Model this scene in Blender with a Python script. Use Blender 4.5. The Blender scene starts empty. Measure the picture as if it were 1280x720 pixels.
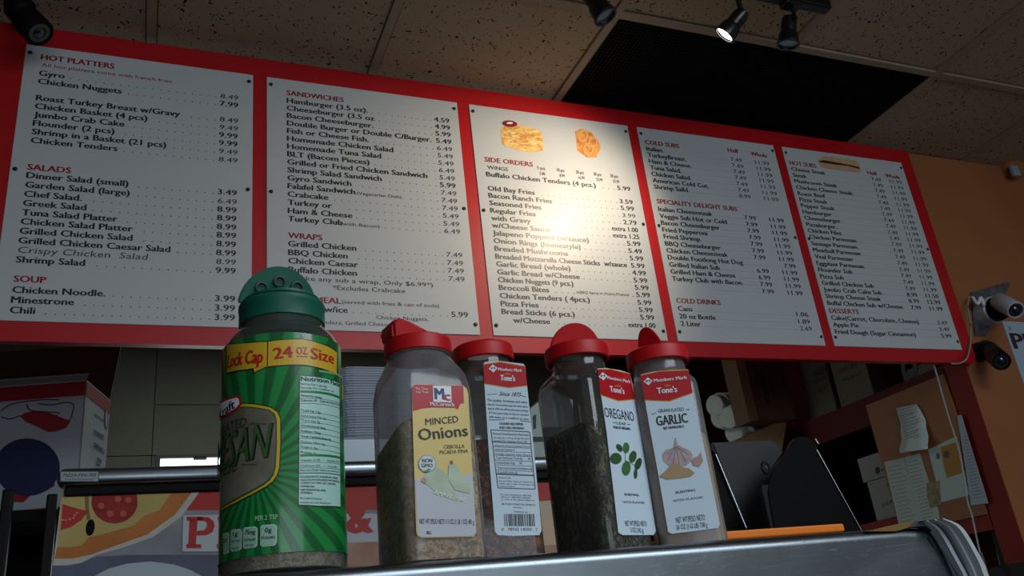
import bpy, bmesh, math, random
from mathutils import Vector, Matrix
random.seed(7)
D = bpy.data
SC = bpy.context.scene
COL = SC.collection
# ------------------------------------------------------------------ camera
F = 1092.62; YAW, PIT, ROL = 0.418866, 0.398051, -0.117950
CZ = 1.25
fw = Vector((math.sin(YAW)*math.cos(PIT), math.cos(YAW)*math.cos(PIT), math.sin(PIT)))
r0 = Vector((math.cos(YAW), -math.sin(YAW), 0)); u0 = r0.cross(fw)
rt = math.cos(ROL)*r0 + math.sin(ROL)*u0
up = -math.sin(ROL)*r0 + math.cos(ROL)*u0
CO = Vector((0, 0, CZ))
cam = D.cameras.new('camera'); cam.sensor_width = 36; cam.lens = 36*F/1280; cam.clip_start = 0.05
co = D.objects.new('camera', cam); COL.objects.link(co)
m = Matrix((rt, up, -fw)).transposed().to_4x4(); m.translation = CO
co.matrix_world = m
SC.camera = co
# ------------------------------------------------------------------ light
SC.view_settings.view_transform = 'Standard'; SC.view_settings.look = 'None'
SC.view_settings.gamma = 1; SC.view_settings.exposure = 0.0
W = D.worlds.new('world'); SC.world = W; W.use_nodes = True
W.node_tree.nodes['Background'].inputs[0].default_value = (0.78, 0.76, 0.74, 1)
W.node_tree.nodes['Background'].inputs[1].default_value = 0.13
def area(name, loc, target, sx, sy, power, col):
    l = D.lights.new(name, 'AREA'); l.shape = 'RECTANGLE'; l.size = sx; l.size_y = sy; l.energy = power; l.color = col
    o = D.objects.new(name, l); COL.objects.link(o); o.location = loc
    o.rotation_euler = (Vector(target)-Vector(loc)).to_track_quat('-Z', 'Y').to_euler(); return o
area('added_overhead_key', (1.5, -1.2, 2.88), (1.2, -.3, 1.3), 1.8, 1.2, 52, (0.82, 0.92, 1.0))  # added key light above and behind the viewer, placed clear of steel reflections
area('shop_window_light', (0.6, -3.3, 1.45), (1.0, 2.0, 2.2), 3.2, 1.3, 30, (0.78, 0.89, 1.0))
area('added_kitchen_fill', (0.5, 3.3, 2.8), (0.5, 3.5, 0.0), 1.4, 0.3, 7.0, (0.9, 1.0, 0.92))  # added fill that brightens the kitchen, no visible fixture
# ------------------------------------------------------------------ helpers
def ray(x, y): return (x-640)/F*rt - (y-360)/F*up + fw
def atY(x, y, Y): d = ray(x, y); return CO + d*(Y/d.y)
def atX(x, y, X): d = ray(x, y); return CO + d*(X/d.x)
def atZ(x, y, z): d = ray(x, y); return CO + d*((z-CZ)/d.z)
def hexc(h):
    if not isinstance(h, str): return (*h, 1)
    v = [int(h[i:i+2], 16)/255 for i in (0, 2, 4)]
    return tuple(c/12.92 if c <= .04045 else ((c+.055)/1.055)**2.4 for c in v) + (1,)
MC = {}
def mat(name, col, rough=.6, metal=0, spec=.5, emit=0, bump=0, bscale=60, col2=None, cscale=20, cdetail=3, lo=.35, hi=.65, coat=0, alpha=1):
    if name in MC: return MC[name]
    M = D.materials.new(name); M.use_nodes = True; N = M.node_tree.nodes; L = M.node_tree.links
    b = N['Principled BSDF']; b.inputs['Base Color'].default_value = hexc(col)
    b.inputs['Roughness'].default_value = rough; b.inputs['Metallic'].default_value = metal
    b.inputs['Specular IOR Level'].default_value = spec; b.inputs['Coat Weight'].default_value = coat
    b.inputs['Alpha'].default_value = alpha
    if emit: b.inputs['Emission Color'].default_value = hexc(col); b.inputs['Emission Strength'].default_value = emit
    tc = N.new('ShaderNodeTexCoord')
    if col2:
        n = N.new('ShaderNodeTexNoise'); n.inputs['Scale'].default_value = cscale; n.inputs['Detail'].default_value = cdetail
        r = N.new('ShaderNodeValToRGB'); r.color_ramp.elements[0].position = lo; r.color_ramp.elements[1].position = hi
        r.color_ramp.elements[0].color = hexc(col); r.color_ramp.elements[1].color = hexc(col2)
        L.new(tc.outputs['Object'], n.inputs['Vector']); L.new(n.outputs['Fac'], r.inputs['Fac']); L.new(r.outputs['Color'], b.inputs['Base Color'])
    if bump:
        n = N.new('ShaderNodeTexNoise'); n.inputs['Scale'].default_value = bscale; n.inputs['Detail'].default_value = 4
        bp = N.new('ShaderNodeBump'); bp.inputs['Strength'].default_value = bump; bp.inputs['Distance'].default_value = .002
        L.new(tc.outputs['Object'], n.inputs['Vector']); L.new(n.outputs['Fac'], bp.inputs['Height']); L.new(bp.outputs['Normal'], b.inputs['Normal'])
    MC[name] = M; return M
def clear_mat(name, tint, haze, hazecol, rough=.08, gl=1.0):
    M = D.materials.new(name); M.use_nodes = True; N = M.node_tree.nodes; L = M.node_tree.links
    N.remove(N['Principled BSDF']); out = N['Material Output']
    tr = N.new('ShaderNodeBsdfTransparent'); tr.inputs[0].default_value = hexc(tint)
    gs = N.new('ShaderNodeBsdfGlossy'); gs.inputs['Roughness'].default_value = rough
    df = N.new('ShaderNodeBsdfDiffuse'); df.inputs[0].default_value = hexc(hazecol)
    tl = N.new('ShaderNodeBsdfTranslucent'); tl.inputs[0].default_value = hexc(hazecol)
    m0 = N.new('ShaderNodeMixShader'); L.new(df.outputs[0], m0.inputs[1]); L.new(tl.outputs[0], m0.inputs[2])
    m1 = N.new('ShaderNodeMixShader')
    tc = N.new('ShaderNodeTexCoord'); nz = N.new('ShaderNodeTexNoise'); nz.inputs['Scale'].default_value = 28; nz.inputs['Detail'].default_value = 5
    mp = N.new('ShaderNodeMapRange'); mp.inputs['From Min'].default_value = .3; mp.inputs['From Max'].default_value = .7
    mp.inputs['To Min'].default_value = haze*.6; mp.inputs['To Max'].default_value = haze*1.4
    L.new(tc.outputs['Object'], nz.inputs['Vector']); L.new(nz.outputs['Fac'], mp.inputs[0]); L.new(mp.outputs[0], m1.inputs[0])
    L.new(tr.outputs[0], m1.inputs[1]); L.new(m0.outputs[0], m1.inputs[2])
    fr = N.new('ShaderNodeFresnel'); fr.inputs['IOR'].default_value = 1.5
    mm = N.new('ShaderNodeMath'); mm.operation = 'MULTIPLY'; mm.inputs[1].default_value = gl; L.new(fr.outputs[0], mm.inputs[0])
    m2 = N.new('ShaderNodeMixShader'); L.new(mm.outputs[0], m2.inputs[0]); L.new(m1.outputs[0], m2.inputs[1]); L.new(gs.outputs[0], m2.inputs[2])
    L.new(m2.outputs[0], out.inputs['Surface']); MC[name] = M; return M
def cells_mat(name, cols, scale, bump=.6, rough=.8, stretch=(1, 1, 1)):
    M = D.materials.new(name); M.use_nodes = True; N = M.node_tree.nodes; L = M.node_tree.links
    b = N['Principled BSDF']; b.inputs['Roughness'].default_value = rough; b.inputs['Specular IOR Level'].default_value = .25
    tc = N.new('ShaderNodeTexCoord'); mp = N.new('ShaderNodeMapping'); mp.inputs['Scale'].default_value = stretch
    nz = N.new('ShaderNodeTexNoise'); nz.inputs['Scale'].default_value = scale*.6
    ad = N.new('ShaderNodeMixRGB'); ad.inputs[0].default_value = .012
    v = N.new('ShaderNodeTexVoronoi'); v.inputs['Scale'].default_value = scale
    L.new(tc.outputs['Object'], mp.inputs[0]); L.new(mp.outputs[0], nz.inputs['Vector']); L.new(mp.outputs[0], ad.inputs[1]); L.new(nz.outputs['Color'], ad.inputs[2]); L.new(ad.outputs[0], v.inputs['Vector'])
    sp = N.new('ShaderNodeSeparateColor'); L.new(v.outputs['Color'], sp.inputs[0])
    r = N.new('ShaderNodeValToRGB'); r.color_ramp.interpolation = 'CONSTANT'
    e = r.color_ramp.elements
    while len(e) < len(cols): e.new(.5)
    for i, c in enumerate(cols): e[i].position = i/len(cols); e[i].color = hexc(c)
    L.new(sp.outputs[0], r.inputs[0]); L.new(r.outputs[0], b.inputs['Base Color'])
    bp = N.new('ShaderNodeBump'); bp.inputs['Strength'].default_value = bump; bp.inputs['Distance'].default_value = .003
    L.new(sp.outputs[1], bp.inputs['Height']); L.new(bp.outputs['Normal'], b.inputs['Normal'])
    MC[name] = M; return M
def tag(o, label=None, cat=None, group=None, kind=None):
    if label: o['label'] = label
    if cat: o['category'] = cat
    if group: o['group'] = group
    if kind: o['kind'] = kind
    return o
def thing(name, label, cat, loc=(0, 0, 0), rz=0, group=None):
    o = D.objects.new(name, None); COL.objects.link(o); o.location = loc; o.rotation_euler = (0, 0, rz); o.empty_display_size = .05
    return tag(o, label, cat, group)
def obj(name, bm, material, parent=None, smooth=None, world=False):
    me = D.meshes.new(name); bmesh.ops.recalc_face_normals(bm, faces=bm.faces[:])
    bm.to_mesh(me); bm.free()
    for mm in (material if isinstance(material, list) else [material]): me.materials.append(mm)
    o = D.objects.new(name, me); COL.objects.link(o)
    if parent is not None:
        o.parent = parent
        if world:
            pm = parent.matrix_basis
            if parent.parent is not None: pm = parent.parent.matrix_basis @ pm
            me.transform(pm.inverted())
    if smooth is not None:
        me.shade_smooth()
        me.set_sharp_from_angle(angle=math.radians(smooth))
    return o
def newbm(): return bmesh.new()
def box(bm, x0, x1, y0, y1, z0, z1, bev=0, seg=2, M=None):
    r = bmesh.ops.create_cube(bm, size=1)
    vs = r['verts']
    for v in vs: v.co = Vector(((x0+x1)/2 + v.co.x*(x1-x0), (y0+y1)/2+v.co.y*(y1-y0), (z0+z1)/2+v.co.z*(z1-z0)))
    if bev:
        es = list({e for v in vs for e in v.link_edges})
        rr_ = bmesh.ops.bevel(bm, geom=es, offset=bev, segments=seg, affect='EDGES', profile=.5)
        vs = list({v for f in rr_['faces'] for v in f.verts} | {v for v in vs if v.is_valid})
    if M is not None: bmesh.ops.transform(bm, matrix=M, verts=[v for v in vs if v.is_valid])
    return bm
def B(x0, x1, y0, y1, z0, z1, bev=0, seg=2): return box(newbm(), x0, x1, y0, y1, z0, z1, bev, seg)
def lathe(prof, n=32, M=None, bm=None):
    bm = bm or newbm(); rings = []
    for z, r in prof:
        rings.append([bm.verts.new((r*math.cos(2*math.pi*i/n), r*math.sin(2*math.pi*i/n), z)) for i in range(n)] if r > 1e-6 else [bm.verts.new((0, 0, z))])
    for a, b in zip(rings, rings[1:]):
        for i in range(n):
            j = (i+1) % n
            if len(a) == 1 and len(b) == 1: continue
            if len(a) == 1: bm.faces.new((a[0], b[i], b[j]))
            elif len(b) == 1: bm.faces.new((a[i], a[j], b[0]))
            else: bm.faces.new((a[i], a[j], b[j], b[i]))
    if M is not None: bmesh.ops.transform(bm, matrix=M, verts=[v for r_ in rings for v in r_])
    return bm
def rr(w, d, r, k=5):
    r = min(r, w/2-1e-5, d/2-1e-5); pts = []
    for cx, cy, a0 in ((w/2-r, d/2-r, 0), (-w/2+r, d/2-r, 90), (-w/2+r, -d/2+r, 180), (w/2-r, -d/2+r, 270)):
        for i in range(k+1):
            a = math.radians(a0+90*i/k); pts.append((cx+r*math.cos(a), cy+r*math.sin(a)))
    return pts
def loft(prof, cap0=True, cap1=True, k=5, zf=None):
    bm = newbm(); rings = []
    for z, w, d, r in prof:
        rings.append([bm.verts.new((x, y, z if zf is None else zf(x, y, z))) for x, y in rr(w, d, r, k)])
    n = len(rings[0])
    for a, b in zip(rings, rings[1:]):
        for i in range(n): bm.faces.new((a[i], a[(i+1) % n], b[(i+1) % n], b[i]))
    if cap0: bm.faces.new(rings[0][::-1])
    if cap1: bm.faces.new(rings[-1])
    return bm
def frame_for(d):
    d = d.normalized(); a = Vector((0, 0, 1)) if abs(d.z) < .9 else Vector((1, 0, 0))
    x = d.cross(a).normalized(); return x, d.cross(x).normalized()
def tube(pts, r, n=8, bm=None, sy=1):
    bm = bm or newbm(); pts = [Vector(p) for p in pts]; rings = []
    for i, p in enumerate(pts):
        d = (pts[min(i+1, len(pts)-1)]-pts[max(i-1, 0)]); x, y = frame_for(d)
        rings.append([bm.verts.new(p+x*math.cos(2*math.pi*k/n)*r+y*math.sin(2*math.pi*k/n)*r*sy) for k in range(n)])
    for a, b in zip(rings, rings[1:]):
        for k in range(n): bm.faces.new((a[k], a[(k+1) % n], b[(k+1) % n], b[k]))
    bm.faces.new(rings[0][::-1]); bm.faces.new(rings[-1]); return bm
def smooth_pts(pts, n=6):
    P = [Vector(p) for p in pts]; out = []
    for i in range(len(P)-1):
        p0, p1, p2, p3 = P[max(i-1, 0)], P[i], P[i+1], P[min(i+2, len(P)-1)]
        for k in range(n):
            t = k/n; out.append(.5*((2*p1)+(p2-p0)*t+(2*p0-5*p1+4*p2-p3)*t*t+(3*p1-p0-3*p2+p3)*t**3))
    out.append(P[-1]); return out
def slab(pts, depth, bm=None):        # 3D polygon thickened along a vector
    bm = bm or newbm(); n = len(pts); dv = Vector(depth)
    a = [bm.verts.new(p) for p in pts]; b = [bm.verts.new(Vector(p)+dv) for p in pts]
    bm.faces.new(a); bm.faces.new(b[::-1])
    for i in range(n): bm.faces.new((a[i], a[(i+1) % n], b[(i+1) % n], b[i]))
    return bm
# ---- text -> 2D triangles
TC = {}
_cu = D.curves.new('lettering_source', 'FONT'); _to = D.objects.new('lettering_source', _cu); COL.objects.link(_to)
_cu.resolution_u = 2
def text2d(s, bold=0.0):
    key = (s, bold)
    if key in TC: return TC[key]
    _cu.body = s; _cu.offset = bold; _cu.size = 1
    bpy.context.view_layer.update()
    dg = bpy.context.evaluated_depsgraph_get(); eo = _to.evaluated_get(dg); me = eo.to_mesh()
    vs = [(v.co.x, v.co.y) for v in me.vertices]; fs = [tuple(p.vertices) for p in me.polygons]
    eo.to_mesh_clear()
    if vs:
        x0 = min(v[0] for v in vs); x1 = max(v[0] for v in vs); vs = [(x-x0, y) for x, y in vs]; w = x1-x0
    else: w = 0
    TC[key] = (vs, fs, w); return TC[key]
CAP = .70
class Plane:                       # u along U, v along V, facing outward N
    def __init__(s, O, U, V): s.O = Vector(O); s.U = Vector(U).normalized(); s.V = Vector(V).normalized(); s.N = s.U.cross(s.V)
    def pos(s, u, v, off=0): return s.O + s.U*u + s.V*v + s.N*off
    def hit(s, x, y):
        d = ray(x, y); t = (s.O-CO).dot(s.N)/d.dot(s.N); p = CO+d*t-s.O; return (p.dot(s.U), p.dot(s.V))
class Cyl:
    def __init__(s, C, r): s.C = Vector(C); s.r = r
    def pos(s, u, v, off=0):
        a = u/s.r; R = s.r+off; return Vector((s.C.x+R*math.sin(a), s.C.y-R*math.cos(a), s.C.z+v))
    def hit(s, x, y):
        d = ray(x, y); ox, oy = CO.x-s.C.x, CO.y-s.C.y
        a = d.x**2+d.y**2; b = 2*(ox*d.x+oy*d.y); c = ox*ox+oy*oy-s.r**2; q = b*b-4*a*c
        t = (-b-math.sqrt(q))/(2*a) if q > 0 else -b/(2*a)
        p = CO+d*t; return (math.atan2(p.x-s.C.x, -(p.y-s.C.y))*s.r, p.z-s.C.z)
class Print:
    def __init__(s, surf, off): s.S = surf; s.off = off; s.bm = newbm()
    def tris(s, vs, fs, slice_=False, dz=0):
        b = newbm(); V = [b.verts.new((x, y, 0)) for x, y in vs]
        for f in fs:
            try: b.faces.new([V[i] for i in f])
            except ValueError: pass
        if isinstance(s.S, Cyl) and slice_:
            u = min(v[0] for v in vs)+.004; u1 = max(v[0] for v in vs)
            while u < u1:
                bmesh.ops.bisect_plane(b, geom=b.verts[:]+b.edges[:]+b.faces[:], plane_co=(u, 0, 0), plane_no=(1, 0, 0)); u += .004
        mp = {v: s.bm.verts.new(s.S.pos(v.co.x, v.co.y, s.off+dz)) for v in b.verts}
        for f in b.faces: s.bm.faces.new([mp[v] for v in f.verts])
        b.free()
    def poly(s, uv): s.tris(uv, [tuple(range(len(uv)))], True); return s
    def ppoly(s, px): return s.poly([s.S.hit(*p) for p in px])
    def text(s, t, u, v, cap, width=None, xs=1, bold=0, shear=0, right=False, ang=0):
        vs, fs, w = text2d(t)
        if not w: return 0
        k = cap/CAP; kx = width/w if width else k*xs
        x0 = -w*kx if right else 0; c, n = math.cos(ang), math.sin(ang); out = []
        for x, y in vs:
            X = x0+x*kx+shear*y*k; Y = y*k; out.append((u+X*c-Y*n, v+X*n+Y*c))
        bo = bold*cap*1.5
        for q in ((-1, 0, 1) if bold > .004 else (0,)):
            s.tris([(x+q*bo*c, y+q*bo*n+abs(q)*bo*.35) for x, y in out], fs, dz=(q+1)*.00003)
        return w*kx
    def ptext(s, t, p0, p1, hpx, bold=.01, shear=0):      # baseline from pixel p0 to p1, cap height hpx
        a = s.S.hit(*p0); b = s.S.hit(*p1); h = s.S.hit(p0[0], p0[1]-hpx)
        L = math.hypot(b[0]-a[0], b[1]-a[1]); H = math.hypot(h[0]-a[0], h[1]-a[1])
        s.text(t, a[0], a[1], H, width=L, bold=bold, shear=shear, ang=math.atan2(b[1]-a[1], b[0]-a[0])); return s
    def line(s, p0, p1, wpx=1):
        a = Vector(s.S.hit(*p0)); b = Vector(s.S.hit(*p1)); c = Vector(s.S.hit(p0[0], p0[1]-wpx)); w = (c-a).length/2
        n = Vector((-(b-a).y, (b-a).x)).normalized()*w
        return s.poly([tuple(a+n), tuple(a-n), tuple(b-n), tuple(b+n)])
    def pell(s, c, rx, ry, n=20, rot=0):
        return s.ppoly([(c[0]+rx*math.cos(t)*math.cos(rot)-ry*math.sin(t)*math.sin(rot), c[1]+rx*math.cos(t)*math.sin(rot)+ry*math.sin(t)*math.cos(rot)) for t in [2*math.pi*i/n for i in range(n)]])
    def make(s, name, material, parent, world=True, label=None):
        o = obj(name, s.bm, material, parent, world=world)
        if label: o['label'] = label
        return o
# ------------------------------------------------------------------ materials
m_red = mat('board_red', 'b01018', .38, bump=.05, bscale=30)
m_panel = mat('panel_laminate', 'bdc2c4', .39, spec=.5, bump=.03, bscale=300)
m_ink = mat('menu_ink', '222328', .36)
m_hand = mat('marker_ink', '34373d', .43)
m_head = mat('heading_ink', '8c1420', .42)
m_black = mat('black_plastic', '08080a', .35)
m_matt = mat('matt_black', '050505', .6, spec=.12)
m_orange = mat('orange_wall_paint', '9c6238', .6, bump=.15, bscale=120, col2='945a32', cscale=3)
m_jamb = mat('dark_red_paint', '761605', .55, spec=.2, bump=.1, bscale=80, col2='6c1404', cscale=5)
m_dred = mat('deep_red_paint', '4c0803', .6, spec=.2, bump=.1)
m_steel = mat('brushed_steel', '8a9298', .3, 1, bump=.08, bscale=40, col2='6c747a', cscale=9, cdetail=6)
m_rail = mat('rail_steel', '8f989e', .3, 1, bump=.05, bscale=50)
m_chrome = mat('bright_chrome', 'c9d0d4', .22, 1)
m_dark = mat('gasket', '0c0d0f', .5)
m_white = mat('white_print', 'dfe6ea', .45)
m_lab = mat('white_label', 'c6d8e4', .32)
m_lred = mat('label_red', 'b3101c', .3)
m_gold = mat('label_gold', 'd59a2c', .35)
m_txt = mat('label_ink', '16161c', .4)
m_cap = mat('red_cap', 'b80d16', .45, spec=.35, bump=.04, bscale=100)
m_tile = None
# ceiling tile with dark fissures
M = D.materials.new('fissured_tile'); M.use_nodes = True; N = M.node_tree.nodes; L = M.node_tree.links
b = N['Principled BSDF']; b.inputs['Roughness'].default_value = .9; b.inputs['Specular IOR Level'].default_value = .1
tc = N.new('ShaderNodeTexCoord'); gm = N.new('ShaderNodeObjectInfo')
n1 = N.new('ShaderNodeTexNoise'); n1.inputs['Scale'].default_value = 45; n1.inputs['Detail'].default_value = 1
mx = N.new('ShaderNodeMixRGB'); mx.inputs[0].default_value = .045
v = N.new('ShaderNodeTexVoronoi'); v.inputs['Scale'].default_value = 92
mpg = N.new('ShaderNodeMapping'); mpg.inputs['Scale'].default_value = (1, .62, 1)
va = N.new('ShaderNodeVectorMath'); va.operation = 'ADD'
vm = N.new('ShaderNodeVectorMath'); vm.operation = 'SCALE'; vm.inputs[3].default_value = 7
cb = N.new('ShaderNodeCombineXYZ'); L.new(gm.outputs['Random'], cb.inputs[0]); L.new(gm.outputs['Random'], cb.inputs[1]); L.new(cb.outputs[0], vm.inputs[0])
L.new(tc.outputs['Object'], va.inputs[0]); L.new(vm.outputs[0], va.inputs[1])
L.new(va.outputs[0], n1.inputs['Vector']); L.new(va.outputs[0], mx.inputs[1]); L.new(n1.outputs['Color'], mx.inputs[2]); L.new(mx.outputs[0], mpg.inputs[0]); L.new(mpg.outputs[0], v.inputs['Vector'])
sp = N.new('ShaderNodeSeparateColor'); L.new(v.outputs['Color'], sp.inputs[0])
th = N.new('ShaderNodeMath'); th.operation = 'MULTIPLY'; th.inputs[1].default_value = .34; L.new(sp.outputs[0], th.inputs[0])
lt = N.new('ShaderNodeMath'); lt.operation = 'LESS_THAN'; L.new(v.outputs['Distance'], lt.inputs[0]); L.new(th.outputs[0], lt.inputs[1])
n2 = N.new('ShaderNodeTexNoise'); n2.inputs['Scale'].default_value = 130; L.new(va.outputs[0], n2.inputs['Vector'])
c0 = N.new('ShaderNodeValToRGB'); c0.color_ramp.elements[0].color = hexc('92806c'); c0.color_ramp.elements[1].color = hexc('a8957e'); L.new(n2.outputs['Fac'], c0.inputs[0])
mc = N.new('ShaderNodeMixRGB'); L.new(lt.outputs[0], mc.inputs[0]); L.new(c0.outputs[0], mc.inputs[1]); mc.inputs[2].default_value = hexc('2c2520'); L.new(mc.outputs[0], b.inputs['Base Color'])
bp = N.new('ShaderNodeBump'); bp.inputs['Strength'].default_value = .6; bp.inputs['Distance'].default_value = -.004; L.new(lt.outputs[0], bp.inputs['Height']); L.new(bp.outputs[0], b.inputs['Normal'])
m_tile = M
# ------------------------------------------------------------------ setting
CEIL = CZ+1.65
YW = 2.12
floor = tag(obj('floor', B(-3.2, 4.6, -3.4, 4.5, -.1, 0), mat('floor_vinyl', '4a4642', .6, col2='55504a', cscale=6)), kind='structure')
ceil = tag(obj('ceiling', B(-3.2, 4.6, -.75, 4.5, CEIL+.03, CEIL+.1), mat('ceiling_slab', '2b2622', .9)), kind='structure')
ceil['label'] = 'suspended ceiling of speckled tan tiles'
tm = D.meshes.new('ceiling_tile'); bm = B(-.285, .285, -.285, .285, 0, .018, .004, 1); bm.to_mesh(tm); bm.free(); tm.materials.append(m_tile)
XL = [-.05+.612*i for i in range(-5, 8)]; YL = [1.68+.6*i for i in range(-4, 5)]
VX0, VX1 = XL[7], XL[9]      # 1.17 .. 2.40
for i in range(len(XL)-1):
    for j in range(len(YL)-1):
        if YL[j] > 1.6 and YL[j] < 1.7 and XL[i] > VX0-.1 and XL[i] < VX1-.1: continue
        o = D.objects.new('ceiling_tile', tm); COL.objects.link(o); o.parent = ceil
        o.location = ((XL[i]+XL[i+1])/2, (YL[j]+YL[j+1])/2, CEIL+.004+random.uniform(-.001, .002))
        o.scale = (1.03, 1.01, 1)
m_bar = mat('grid_bar_paint', '8e7c68', .7)
for x in XL: 
    if abs(x-XL[8]) < .01:
        obj('grid_bar', B(x-.012, x+.012, YL[0], 1.68, CEIL-.003, CEIL+.01), m_bar, ceil); obj('grid_bar', B(x-.012, x+.012, 2.28, YL[-1], CEIL-.003, CEIL+.01), m_bar, ceil)
    else: obj('grid_bar', B(x-.012, x+.012, YL[0], YL[-1], CEIL-.003, CEIL+.01), m_bar, ceil)
for y in YL: obj('grid_bar', B(XL[0], XL[-1], y-.012, y+.012, CEIL-.0035, CEIL+.0105), m_bar, ceil)
# vent
vent = thing('ceiling_vent', 'black egg-crate ceiling grille set among the tan tiles above the menu board', 'vent', ((VX0+VX1)/2, 1.98, CEIL))
bm = newbm()
x0, x1, y0, y1 = VX0+.014, VX1-.014, 1.694, 2.266
nx, ny = 92, 42
for i in range(nx+1): x = x0+(x1-x0)*i/nx; box(bm, x-.001, x+.001, y0, y1, CEIL+.001, CEIL+.014)
for j in range(ny+1): y = y0+(y1-y0)*j/ny; box(bm, x0, x1, y-.001, y+.001, CEIL+.0015, CEIL+.0135)
tag(obj('louver_grid', bm, mat('louver_black', '070504', .7, spec=.2), vent, world=True), kind='stuff')
bm = newbm()
for a in ((x0-.004, x0+.004, y0, y1), (x1-.004, x1+.004, y0, y1), (x0, x1, y0-.004, y0+.004), (x0, x1, y1-.004, y1+.004)): box(bm, a[0], a[1], a[2], a[3], CEIL, CEIL+.016)
obj('grille_frame', bm, mat('grille_frame_black', '15100d', .5), vent, world=True)
obj('backing_plate', B(x0, x1, y0, y1, CEIL+.024, CEIL+.028), mat('backing_black', '0a0807', .8), vent, world=True)
bm = newbm(); p = atZ(789, 43, CEIL+.018)
box(bm, p.x-.03, p.x+.04, p.y-.03, p.y+.035, CEIL+.016, CEIL+.02, .003)
obj('paper_scrap', bm, mat('tan_scrap', '8a6c50', .9), vent, world=True)['label'] = 'tan scrap lying above the grille corner'
# front wall with the opening: orange part to the right of the opening, jamb 0.125 thick
X0W = 2.645
wf = tag(obj('wall_front', B(X0W, 4.6, YW, YW+.085, 0, CEIL), m_orange), kind='structure')
tag(obj('trim_1', B(X0W-.006, X0W, YW+.0, YW+.088, 0, CEIL-.01), m_jamb), kind='structure')['label'] = 'dark red jamb at the edge of the orange wall'
tag(obj('wall_right', B(3.1, 3.2, YW+.13, 4.45, 0, CEIL), m_dred), kind='structure')
tag(obj('wall_left', B(-3.2, -3.1, -3.3, 4.5, 0, CEIL), mat('left_wall_paint', '6b6a60', .7)), kind='structure')
m_grey = mat('kitchen_wall', '6f7468', .6, bump=.1, bscale=20, col2='676b60', cscale=4)
wb = tag(obj('wall_back', B(-3.2, 4.6, 4.43, 4.5, 0, CEIL), mat('kitchen_wall_joint', '3e403a', .8)), kind='structure')
xs = [-3.1, -2.4, -1.2, .012, 1.23, 2.36]
for a, c in zip(xs, xs[1:]):
    zz = [0, 1.0, CZ+1.062, CZ+1.31, CEIL-.01] if a > 0 else [0, CZ+1.062, CEIL-.01]
    for e, f in zip(zz, zz[1:]):
        if a > 0 and a < .1 and abs(e-1.0) < .01:   # window sits here
            obj('wall_panel', B(a+.002, a+.03, 4.415, 4.43, e+.002, f-.002), m_grey, wb); obj('wall_panel', B(.85, c-.002, 4.415, 4.43, e+.002, f-.002), m_grey, wb); continue
        obj('wall_panel', B(a+.002, c-.002, 4.415, 4.43, e+.002, f-.002), m_grey, wb)
obj('wall_panel', B(2.362, 3.1, 4.40, 4.43, 0, CEIL-.01), m_dred, wb)['label'] = 'dark red section of the far wall'
w1 = tag(obj('window_1', B(.045, .85, 4.424, 4.43, 1.0, CZ+1.055), mat('daylight_pane', 'f2fbff', .3, emit=2.2)), kind='structure')
bm = newbm()
for a in ((.03, .05, 1.0, CZ+1.062), (.83, .85, 1.0, CZ+1.062), (.05, .83, CZ+1.046, CZ+1.062), (.05, .83, 1.0, 1.02)): box(bm, a[0], a[1], 4.405, 4.43, a[2], a[3])
obj('window_frame', bm, mat('window_frame_paint', '54564e', .6), w1)
p = atY(250, 572, 4.41); bm = B(p.x-.03, p.x+.03, 4.395, 4.425, CZ+1.035, CZ+1.05, .003); obj('window_latch', bm, m_dark, w1)
# ------------------------------------------------------------------ menu board
BY = 2.09
board = thing('menu_board', 'long red menu board of five white price panels hung under the ceiling', 'menu board', (1.1, BY, CZ+.77))
bx0, bx1, bz0, bz1 = -.75, 2.66, CZ+.765, CZ+1.632
bm = newbm(); R_ = .03
pts = []
for cx, cz, a0 in ((bx1-R_, bz0+R_, -90), (bx1-.006, bz1-.006, 0), (bx0+.006, bz1-.006, 90), (bx0+R_, bz0+R_, 180)):
    r = R_ if cz < CZ+1 else .006
    for i in range(7): a = math.radians(a0+15*i); pts.append((cx+r*math.cos(a), cz+r*math.sin(a)))
slab([Vector((x, BY-.006, z)) for x, z in pts], (0, .024, 0), bm)
obj('backing_board', bm, m_red, board, world=True)
PX = [(-.342, .217), (.254, .8165), (.855, 1.4105), (1.4455, 2.003), (2.040, 2.604)]
PZ = (CZ+.8125, CZ+1.5705)
scr = D.meshes.new('screw'); bm = lathe([(-.004, .0055), (.0015, .0055), (.003, .003), (.003, 0)], 10, Matrix.Rotation(math.pi/2, 4, 'X')); bm.to_mesh(scr); bm.free(); scr.materials.append(mat('screw_black', '101012', .4))
S = Plane((0, BY-.0092, CZ), (1, 0, 0), (0, 0, 1))
D1 = lambda u0, u1, v, sp, pr, w=.0020: [pr.poly([(x-w, v+.0012), (x, v-w*.6+.0012), (x+w, v+.0012), (x, v+w*1.1+.0012)]) for x in [u1-sp*i for i in range(int((u1-u0)/sp)+1)]]
menus = {}
P_ = .0248
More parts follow.
